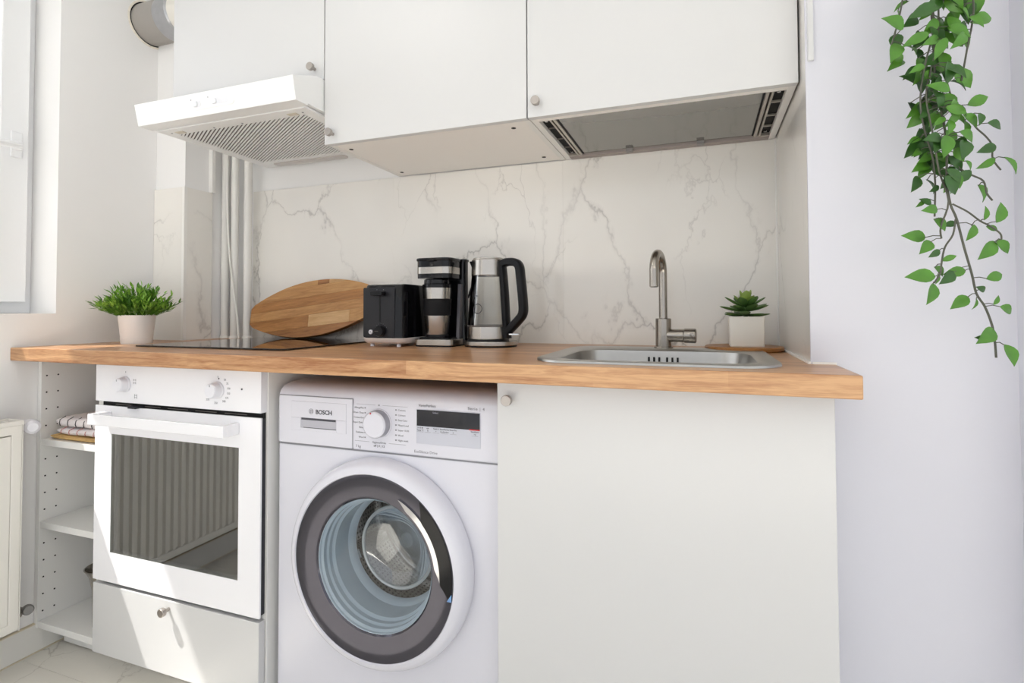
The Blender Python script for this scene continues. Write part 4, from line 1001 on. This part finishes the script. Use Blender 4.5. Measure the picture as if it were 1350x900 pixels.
obj('lid', MB().lathe([(0.0415, 0.1439), (0.043, 0.1450), (0.043, 0.1537), (0.039, 0.1559), (0.038, 0.1668), (0.034, 0.1700), (0.0, 0.1700)], (MX, MY, MZ), n=40, cap1=False), M_black, mg, smooth=30)
obj('power_cord', MB().tube(smooth_path([(KX1, KY1 + 0.001, 1.06), (KX1 + 0.002, -0.11, 1.085), (KX1 - 0.004, -0.08, 1.100), (KX1 - 0.012, -0.04, 1.10), (KX1 - 0.02, -0.02, 1.06), (KX1 - 0.03, -0.03, 0.98), (KX1 - 0.03, -0.04, 0.921)]), 0.0032, 8), M_rubber, km, smooth=True)

# ================================================================== KETTLE
EX, EY = 0.616, -0.175
ke = thing('electric_kettle', 'glass and steel electric kettle with black handle', 'kettle', (EX, EY, ZT))
obj('power_base', MB().prism(rrect(EX - 0.070, EX + 0.085, EY - 0.070, EY + 0.070, 0.069, 16), (ZT + 0.004, ZT + 0.0165), 'z'), M_steelh, ke, bevel=0.002, smooth=40)
obj('base_sole', MB().prism(rrect(EX - 0.068, EX + 0.083, EY - 0.068, EY + 0.068, 0.067, 16), (ZT, ZT + 0.004), 'z'), M_blackm, ke)
obj('base_gap', MB().lathe([(0.060, 0.0165), (0.060, 0.022)], (EX, EY, ZT), n=48), M_blackm, ke, smooth=True)
obj('steel_foot', MB().lathe([(0.0, 0.022), (0.0605, 0.022), (0.0618, 0.024), (0.0612, 0.057), (0.0600, 0.058), (0.0, 0.058)], (EX, EY, ZT), n=56, cap0=False, cap1=False), M_steel, ke, smooth=30)
obj('glass_body', MB().lathe([(0.0606, 0.0582), (0.0600, 0.068), (0.0480, 0.203), (0.0465, 0.203), (0.0585, 0.068), (0.0590, 0.0595)], (EX, EY, ZT), n=56, cap0=False, cap1=False), G_kettle, ke, smooth=30)
obj('water_mark_ring', MB().lathe([(0.0606, 0.0585), (0.0610, 0.0600), (0.0600, 0.061)], (EX, EY, ZT), n=56, cap0=False, cap1=False), M_slotgrey, ke, smooth=True)
obj('steel_collar', MB().lathe([(0.0482, 0.203), (0.0490, 0.204), (0.0476, 0.248), (0.0462, 0.250), (0.0, 0.250)], (EX, EY, ZT), n=56, cap0=False, cap1=False), M_steel, ke, smooth=30)
obj('lid', MB().lathe([(0.044, 0.250), (0.044, 0.2535), (0.042, 0.2545), (0.0, 0.2545)], (EX, EY, ZT), n=48, cap1=False), M_steel, ke, smooth=30)
sx, sy = -0.80, 0.60
obj('spout', MB().prism([(0.040, 0.203), (0.062, 0.248), (0.040, 0.248)], (-0.012, 0.012), 'y'), M_black, ke, bevel=0.002, off=(0, 0, 0))
so = [o for o in ke.children if o.name.startswith('spout')][0]
so.matrix_local = Matrix.Rotation(math.atan2(0.25, -0.97), 4, 'Z')
# handle: flat D-loop on the right
hpts = [(0.047, 0.234), (0.066, 0.240), (0.092, 0.238), (0.107, 0.226), (0.112, 0.195), (0.1195, 0.125), (0.1185, 0.095), (0.104, 0.076), (0.066, 0.042)]
ha = R_(-14); hx, hy = math.cos(ha), math.sin(ha)
hp3 = smooth_path([(EX + u * hx, EY + u * hy, ZT + v) for u, v in hpts], 5)
def flat_tube(P, hw, ht, side, n=12):
    rr = []
    for i, p in enumerate(P):
        t = (P[min(i + 1, len(P) - 1)] - P[max(i - 1, 0)]).normalized(); s = Vector(side); q = t.cross(s).normalized()
        rr.append([p + s * hw * math.copysign(abs(math.cos(2 * math.pi * k / n)) ** 0.6, math.cos(2 * math.pi * k / n)) + q * ht * math.copysign(abs(math.sin(2 * math.pi * k / n)) ** 0.6, math.sin(2 * math.pi * k / n)) for k in range(n)])
    return MB().rings(rr)
obj('handle', flat_tube(hp3, 0.0140, 0.0115, (-hy, hx, 0)), M_blackm, ke, smooth=40)
st_ = smooth_path([(EX + u * hx, EY + u * hy, ZT + v) for u, v in ((0.049, 0.240), (0.054, 0.200), (0.0585, 0.15), (0.0615, 0.10), (0.064, 0.06), (0.067, 0.024))], 5)
obj('handle_spine', flat_tube(st_, 0.0140, 0.0085, (-hy, hx, 0)), M_blackm, ke, smooth=40)
obj('switch', MB().prism(rrect(EX + 0.072, EX + 0.104, EY - 0.034, EY - 0.010, 0.006), (ZT + 0.034, ZT + 0.039), 'z'), M_chrome, ke, bevel=0.001)
cp_ = MB(); c0 = Vector((EX - 0.0095, EY - 0.0563, ZT + 0.108)); nv = Vector((-0.168, -0.985, 0.09)).normalized(); u1 = Vector((nv.y, -nv.x, 0)).normalized(); u2 = nv.cross(u1)
cp_.tube([c0 + (u1 * math.cos(2 * math.pi * i / 32) + u2 * math.sin(2 * math.pi * i / 32)) * 0.0135 + nv * (0.001 - 0.0022 * math.cos(2 * math.pi * i / 32) ** 2) for i in range(33)], 0.0011, 6, False)
obj('printed_ring', cp_, M_dmark, ke, smooth=True)
text('printed_text', 'MAX', 0.006, (EX - 0.022, EY - 0.0528, ZT + 0.142), M_dmark, ke)

# ================================================================== SINK + TAP
sk = thing('sink', 'inset stainless steel sink bowl with rounded rim', 'sink', (1.10, -0.38, ZT))
def ring_at(x0, x1, y0, y1, r, z, n=8): return [(x, y, z) for x, y in rrect(x0, x1, y0, y1, r, n)]
rim = [ring_at(0.868, 1.338, -0.590, -0.150, 0.085, ZT + 0.0004), ring_at(0.869, 1.337, -0.589, -0.151, 0.084, ZT + 0.0045), ring_at(0.874, 1.332, -0.584, -0.156, 0.08, ZT + 0.0062),
       ring_at(0.905, 1.305, -0.556, -0.226, 0.075, ZT + 0.0050), ring_at(0.910, 1.300, -0.551, -0.231, 0.075, ZT + 0.001)]
obj('rim', MB().rings(rim, False, False), M_sink, sk, smooth=50)
bowl = [rim[-1], ring_at(0.912, 1.298, -0.549, -0.233, 0.074, ZT - 0.012), ring_at(0.922, 1.288, -0.540, -0.242, 0.070, ZT - 0.125), ring_at(0.945, 1.265, -0.518, -0.262, 0.06, ZT - 0.150), ring_at(1.06, 1.15, -0.42, -0.36, 0.03, ZT - 0.154)]
obj('bowl', MB().rings(bowl, False, True), M_sink, sk, smooth=50)
for i in range(6):
    x = 1.073 + i * 0.0125 + (0.006 if i > 2 else 0)
    obj('overflow_slot', MB().box(x - 0.0022, x + 0.0022, -0.2405, -0.2345, ZT - 0.038, ZT - 0.014), M_void, sk)
obj('overflow_screw', MB().lathe([(0.004, 0), (0.004, 0.004)], (1.1075, -0.2385, ZT - 0.030), (0, -1, 0), 12), M_chrome, sk)
FX, FYt = 1.105, -0.186
tp = thing('kitchen_tap', 'brushed steel swan-neck mixer tap behind the sink', 'tap', (FX, FYt, ZT + 0.005))
obj('flange', MB().lathe([(0.0235, 0.0055), (0.0235, 0.009), (0.021, 0.010)], (FX, FYt, ZT), n=36), M_tap, tp, smooth=30)
obj('body', MB().lathe([(0.0195, 0.009), (0.0195, 0.0800), (0.0180, 0.0815), (0.0, 0.0815)], (FX, FYt, ZT), n=40, cap1=False), M_tap, tp, smooth=30)
pth = [Vector((FX, FYt, ZT + 0.08)), Vector((FX, FYt, ZT + 0.15)), Vector((FX, FYt, ZT + 0.195))]
sd_ = Vector((-0.13, -0.99, 0)).normalized(); Rr = 0.052
for i in range(1, 17):
    a = math.pi * i / 16
    pth.append(Vector((FX, FYt, ZT + 0.195)) + sd_ * (Rr - Rr * math.cos(a)) + Vector((0, 0, Rr * math.sin(a) * 0.92)))
pth += [pth[-1] + Vector((0, 0, -0.018)), pth[-1] + Vector((0, 0, -0.036))]
obj('spout', MB().tube(pth, 0.0105, 24), M_tap, tp, smooth=40)
obj('spout_nozzle', MB().lathe([(0.0085, 0), (0.0085, 0.002)], pth[-1] + Vector((0, 0, -0.0015)), n=20), M_void, tp)
obj('valve_arm', MB().lathe([(0.0165, 0.0), (0.0165, 0.050)], (FX, FYt, ZT + 0.038), (1, -0.10, 0), 36), M_tap, tp, smooth=30)
lv = obj('lever_cap', MB().lathe([(0.0175, 0.0515), (0.0182, 0.0525), (0.0182, 0.078), (0.016, 0.080)], (FX, FYt, ZT + 0.038), (1, -0.10, 0), 36), M_tap, tp, smooth=30)
obj('lever_pin', MB().tube([(FX + 0.066, FYt - 0.020, ZT + 0.040), (FX + 0.070, FYt - 0.029, ZT + 0.043)], 0.004, 12), M_chrome, lv, smooth=True)

# ================================================================== SUCCULENT ON ROUND BOARD
UX, UY = 1.2965, -0.135
tag(obj('round_board', MB().lathe([(0.089, 0), (0.0925, 0.003), (0.0925, 0.009), (0.090, 0.0115), (0.0, 0.0115)], (UX, UY, ZT + 0.0002), n=64, cap1=False), M_coaster, smooth=30, off=(UX, UY, ZT)), 'round brown wooden board under the small succulent', 'board')
UZ = ZT + 0.0119
su2 = thing('succulent', 'small green succulent in a white cube pot by the sink', 'plant', (UX + 0.006, UY, UZ))
ux = UX + 0.006
ob = rrect(ux - 0.0400, ux + 0.0400, UY - 0.0400, UY + 0.0400, 0.004, 3); ibx = rrect(ux - 0.036, ux + 0.036, UY - 0.036, UY + 0.036, 0.003, 3)
obj('pot', MB().rings([[(x, y, UZ) for x, y in scaled(ob, 0.97, (ux, UY))], [(x, y, UZ + 0.003) for x, y in ob], [(x, y, UZ + 0.0725) for x, y in ob], [(x, y, UZ + 0.074) for x, y in scaled(ob, 0.985, (ux, UY))], [(x, y, UZ + 0.074) for x, y in ibx], [(x, y, UZ + 0.068) for x, y in ibx]]), M_cube, su2, smooth=30)
obj('soil', MB().prism([(x, y) for x, y in ibx], (UZ + 0.068, UZ + 0.071), 'z'), M_soil, su2)
def succ_leaf(L, W):
    rr = []
    for i, (t, wv, th) in enumerate(((0, 0.25, 0.4), (0.2, 0.55, 0.8), (0.5, 0.95, 1.0), (0.75, 0.85, 0.8), (0.92, 0.45, 0.5), (1.0, 0.05, 0.1))):
        c = Vector((L * t, 0, 0.10 * L * t * t)); ring = []
        for k in range(8):
            a = 2 * math.pi * k / 8
            ring.append(c + Vector((0, W * wv * math.cos(a), 0.0035 * th * math.sin(a) + 0.18 * W * wv * math.cos(a) ** 2)))
        rr.append(ring)
    me = MB().rings(rr).mesh('succulent_leaf'); smoothen(me, 60); return me
sl_d = succ_leaf(0.056, 0.0135); sl_d.materials.append(M_succ)
sl_l = succ_leaf(0.037, 0.0135); sl_l.materials.append(M_succl)
rnd = random.Random(4)
for n_, el, me, zz, ph in ((7, 2, sl_d, 0.077, 0.0), (7, 10, sl_d, 0.088, 0.45), (6, 24, sl_d, 0.098, 0.1), (5, 42, sl_l, 0.104, 0.5), (4, 64, sl_l, 0.108, 0.2)):
    for i in range(n_):
        o = bpy.data.objects.new('leaf', me); COL.objects.link(o); o.parent = su2
        a = 2 * math.pi * i / n_ + ph + rnd.uniform(-0.15, 0.15); e = R_(el + rnd.uniform(-5, 5))
        s = rnd.uniform(0.85, 1.05) * (0.9 if el > 30 else 1.0)
        o.matrix_local = Matrix.Translation((0.004 * math.cos(a), 0.004 * math.sin(a), zz)) @ Matrix.Rotation(a, 4, 'Z') @ Matrix.Rotation(-e, 4, 'Y') @ Matrix.Scale(s, 4)
obj('stem', MB().lathe([(0.005, 0.07), (0.005, 0.112)], (ux, UY, UZ), n=10), M_succ, su2, smooth=True)

# ================================================================== HANGING VINE
iv = thing('hanging_vine', 'trailing green leafy vine hanging in front of the right wall', 'plant', (1.565, -0.575, 1.70))
ORGI = Vector((1.565, -0.575, 1.70))
# local picture-free layout: u runs along the wall to the right, v downwards from the pot, w towards the room
ud = Vector((cr.x, cr.y, 0)).normalized(); wd = Vector((-cf.x, -cf.y, 0)).normalized()
A0 = Vector((1.562, -0.574, 1.513))
SC = 0.85 / FPX
def IV(px, py, w=0.0): return A0 + ud * ((px - 1240) * SC) + Vector((0, 0, -1)) * (py * SC) + wd * w
stems = [
    [(1232, -170), (1236, -60), (1243, 20), (1250, 60), (1256, 100), (1263, 135), (1280, 150), (1287, 165), (1300, 178), (1308, 190), (1309, 208), (1320, 222)],
    [(1228, -170), (1222, -60), (1228, 40), (1232, 110), (1236, 150), (1237, 190), (1233, 240), (1237, 270), (1246, 290), (1258, 325), (1271, 360), (1278, 385), (1289, 402), (1297, 425), (1299, 445), (1298, 468)],
    [(1226, -170), (1210, -60), (1198, 10), (1190, 35), (1183, 55)],
    [(1230, -170), (1230, 30), (1222, 90), (1212, 130), (1215, 190), (1218, 230), (1230, 268), (1222, 300), (1224, 315)],
    [(1236, 195), (1255, 222), (1270, 232), (1284, 240), (1286, 256), (1292, 266)],
    [(1243, 270), (1262, 280), (1278, 292), (1290, 298), (1304, 308), (1306, 316)],
    [(1246, 290), (1240, 310), (1228, 326), (1222, 345), (1219, 360), (1211, 372)],
    [(1240, -170), (1262, -40), (1268, 20), (1262, 70), (1258, 110)],
    [(1230, 30), (1212, 80), (1206, 130), (1214, 170), (1226, 205), (1229, 240), (1224, 285)],
]
rnd = random.Random(21)
sw = []; SAMP = []
for k, s in enumerate(stems):
    base_w = rnd.uniform(-0.015, 0.03) if k < 4 else sw[1][0] + rnd.uniform(-0.005, 0.01)
    sw.append((base_w, rnd.uniform(0, 6)))
    pts = [IV(x, y, base_w + 0.008 * math.sin(y * 0.02 + sw[-1][1])) for x, y in s]
    SAMP += smooth_path(pts, 6)
    obj('stem', MB().tube(smooth_path(pts, 4), 0.0013 if k != 1 else 0.0016, 6), M_stem, iv, smooth=True)
def leaf_mesh(name, m, L=1.0, W=0.56):
    """pointed oval leaf along +x with a centre fold and curved tip, unit length"""
    prof = [(0, 0.0), (0.08, 0.20), (0.22, 0.40), (0.40, 0.50), (0.58, 0.45), (0.76, 0.29), (0.90, 0.12), (1.0, 0.0)]
    vs = []; fs = []
    for t, wv in prof:
        z = 0.10 * math.sin(math.pi * t) - 0.10 * t * t
        vs += [(t * L, -wv * W, z + 0.16 * wv * W * 1.6), (t * L, 0, z - 0.02), (t * L, wv * W, z + 0.16 * wv * W * 1.6)]
    for i in range(len(prof) - 1):
        a = i * 3; b = a + 3
        fs += [(a, a + 1, b + 1, b), (a + 1, a + 2, b + 2, b + 1)]
    nb = len(vs); vs += [(x, y, z - 0.012) for x, y, z in vs]
    fs += [tuple(nb + q for q in reversed(f)) for f in fs[:]]
    me = bpy.data.meshes.new(name); me.from_pydata(vs, [], fs); smoothen(me, 70); me.materials.append(m); return me
LM = [leaf_mesh('vine_leaf', M_leaf), leaf_mesh('vine_leaf', M_leafd), leaf_mesh('vine_leaf', M_leaf, 1.0, 0.44)]
PET = MB()
def vine_leaf(px, py, ang, Lpx, which=0, w=0.0, turn=0.0, pitch=0.0):
    """leaf base at (px,py), tip direction ang degrees (0 right, 90 down)"""
    o = bpy.data.objects.new('leaf', LM[which]); COL.objects.link(o); o.parent = iv
    a = R_(ang); d = (ud * math.cos(a) + Vector((0, 0, -1)) * math.sin(a) + wd * pitch).normalized()
    nrm_ = (wd + Vector((rnd.uniform(-1, 1), rnd.uniform(-1, 1), rnd.uniform(-0.3, 1))) * turn); nrm_ = (nrm_ - d * nrm_.dot(d)).normalized()
    s = nrm_.cross(d); L = Lpx * SC
    b = IV(px, py, w)
    q = min(SAMP, key=lambda p: (p - b).length + 0.6 * max(0, b.z - p.z + 0.0))
    if (q - b).length > 0.022 and Lpx < 32: b = q + (b - q) * (0.022 / (q - b).length)
    PET.tube([q, (q + b) / 2 + Vector((0, 0, 0.002)), b + d * L * 0.06], 0.0007, 5)
    b = b - ORGI
    M = Matrix(((d.x, s.x, nrm_.x, b.x), (d.y, s.y, nrm_.y, b.y), (d.z, s.z, nrm_.z, b.z), (0, 0, 0, 1))) @ Matrix.Scale(L, 4)
    o.matrix_local = M
traced = [(1181, 44, 196, 33, 0), (1184, 56, 118, 32, 0), (1264, 38, -10, 32, 0), (1275, 137, -18, 27, 0), (1224, 187, 168, 26, 1), (1215, 150, 150, 16, 1), (1263, 152, 40, 26, 0), (1270, 158, 100, 22, 0),
          (1287, 166, 15, 24, 1), (1309, 192, 165, 24, 1), (1309, 208, 150, 24, 2), (1308, 210, 60, 26, 2), (1280, 152, 95, 18, 1), (1284, 243, 50, 27, 0), (1246, 220, 20, 16, 1), (1234, 232, 75, 26, 2),
          (1290, 296, -70, 28, 0), (1278, 292, -95, 18, 2), (1290, 298, 15, 17, 2), (1262, 298, 100, 22, 0), (1272, 296, 85, 18, 2), (1256, 293, 175, 16, 1), (1305, 317, 130, 32, 0), (1305, 316, 45, 26, 0),
          (1217, 278, 172, 22, 0), (1214, 290, 40, 26, 0), (1216, 312, 190, 29, 0), (1214, 318, 140, 26, 0), (1217, 330, 140, 16, 1), (1222, 344, -18, 18, 2), (1226, 350, 40, 22, 0), (1244, 360, 140, 26, 1), (1264, 355, 170, 25, 0),
          (1280, 367, -20, 24, 0), (1211, 364, 180, 33, 0), (1211, 372, 102, 29, 0), (1219, 360, 90, 14, 2), (1273, 382, 195, 15, 1), (1268, 389, 148, 28, 0), (1272, 392, 95, 15, 2), (1290, 400, -60, 14, 2), (1294, 402, 25, 23, 0),
          (1295, 431, 150, 34, 0), (1296, 446, 195, 20, 1), (1299, 450, 80, 29, 0), (1222, 100, 95, 22, 1), (1230, 245, 150, 14, 1), (1206, 92, 150, 22, 2), (1230, 98, 165, 24, 0), (1205, 100, 85, 18, 1), (1232, 85, 50, 24, 0), (1219, 270, 210, 16, 1), (1216, 262, 130, 14, 2)]
for x, y, a, L, m_ in traced:
    vine_leaf(x, y, a + rnd.uniform(-6, 6), L, m_, sw[1][0] + rnd.uniform(-0.012, 0.016), 0.35, rnd.uniform(-0.3, 0.3))
for i in range(205):                                     # the dense upper part
    y = rnd.uniform(-165, 150) if i < 165 else rnd.uniform(150, 240)
    wdt = 36 if y < 30 else (30 if y < 90 else 24)
    x = 1234 + rnd.gauss(0, 0.5) * wdt + (6 if y < 40 else 0)
    x = max(1196, min(1278, x))
    vine_leaf(x, y, rnd.uniform(20, 160) if rnd.random() < 0.75 else rnd.uniform(-40, 220), rnd.uniform(18, 34), rnd.choice((0, 1, 1, 2)), rnd.uniform(-0.035, 0.045), 0.6, rnd.uniform(-0.5, 0.5))
obj('leaf_stalks', PET, M_stem, iv, smooth=True)['kind'] = 'stuff'
top = IV(1236, -170)
obj('planter', MB().lathe([(0.0, -0.005), (0.045, -0.005), (0.060, 0.10), (0.056, 0.10), (0.05, 0.08), (0.0, 0.08)], (top.x, top.y, top.z - 0.004), n=32, cap0=False, cap1=False), M_pot, iv, smooth=25)
obj('wall_bracket', MB().box(top.x - 0.012, top.x + 0.012, top.y + 0.045, YW - 0.001, top.z + 0.02, top.z + 0.03).box(top.x - 0.012, top.x + 0.012, YW - 0.006, YW - 0.001, top.z - 0.02, top.z + 0.08), M_blackm, iv)
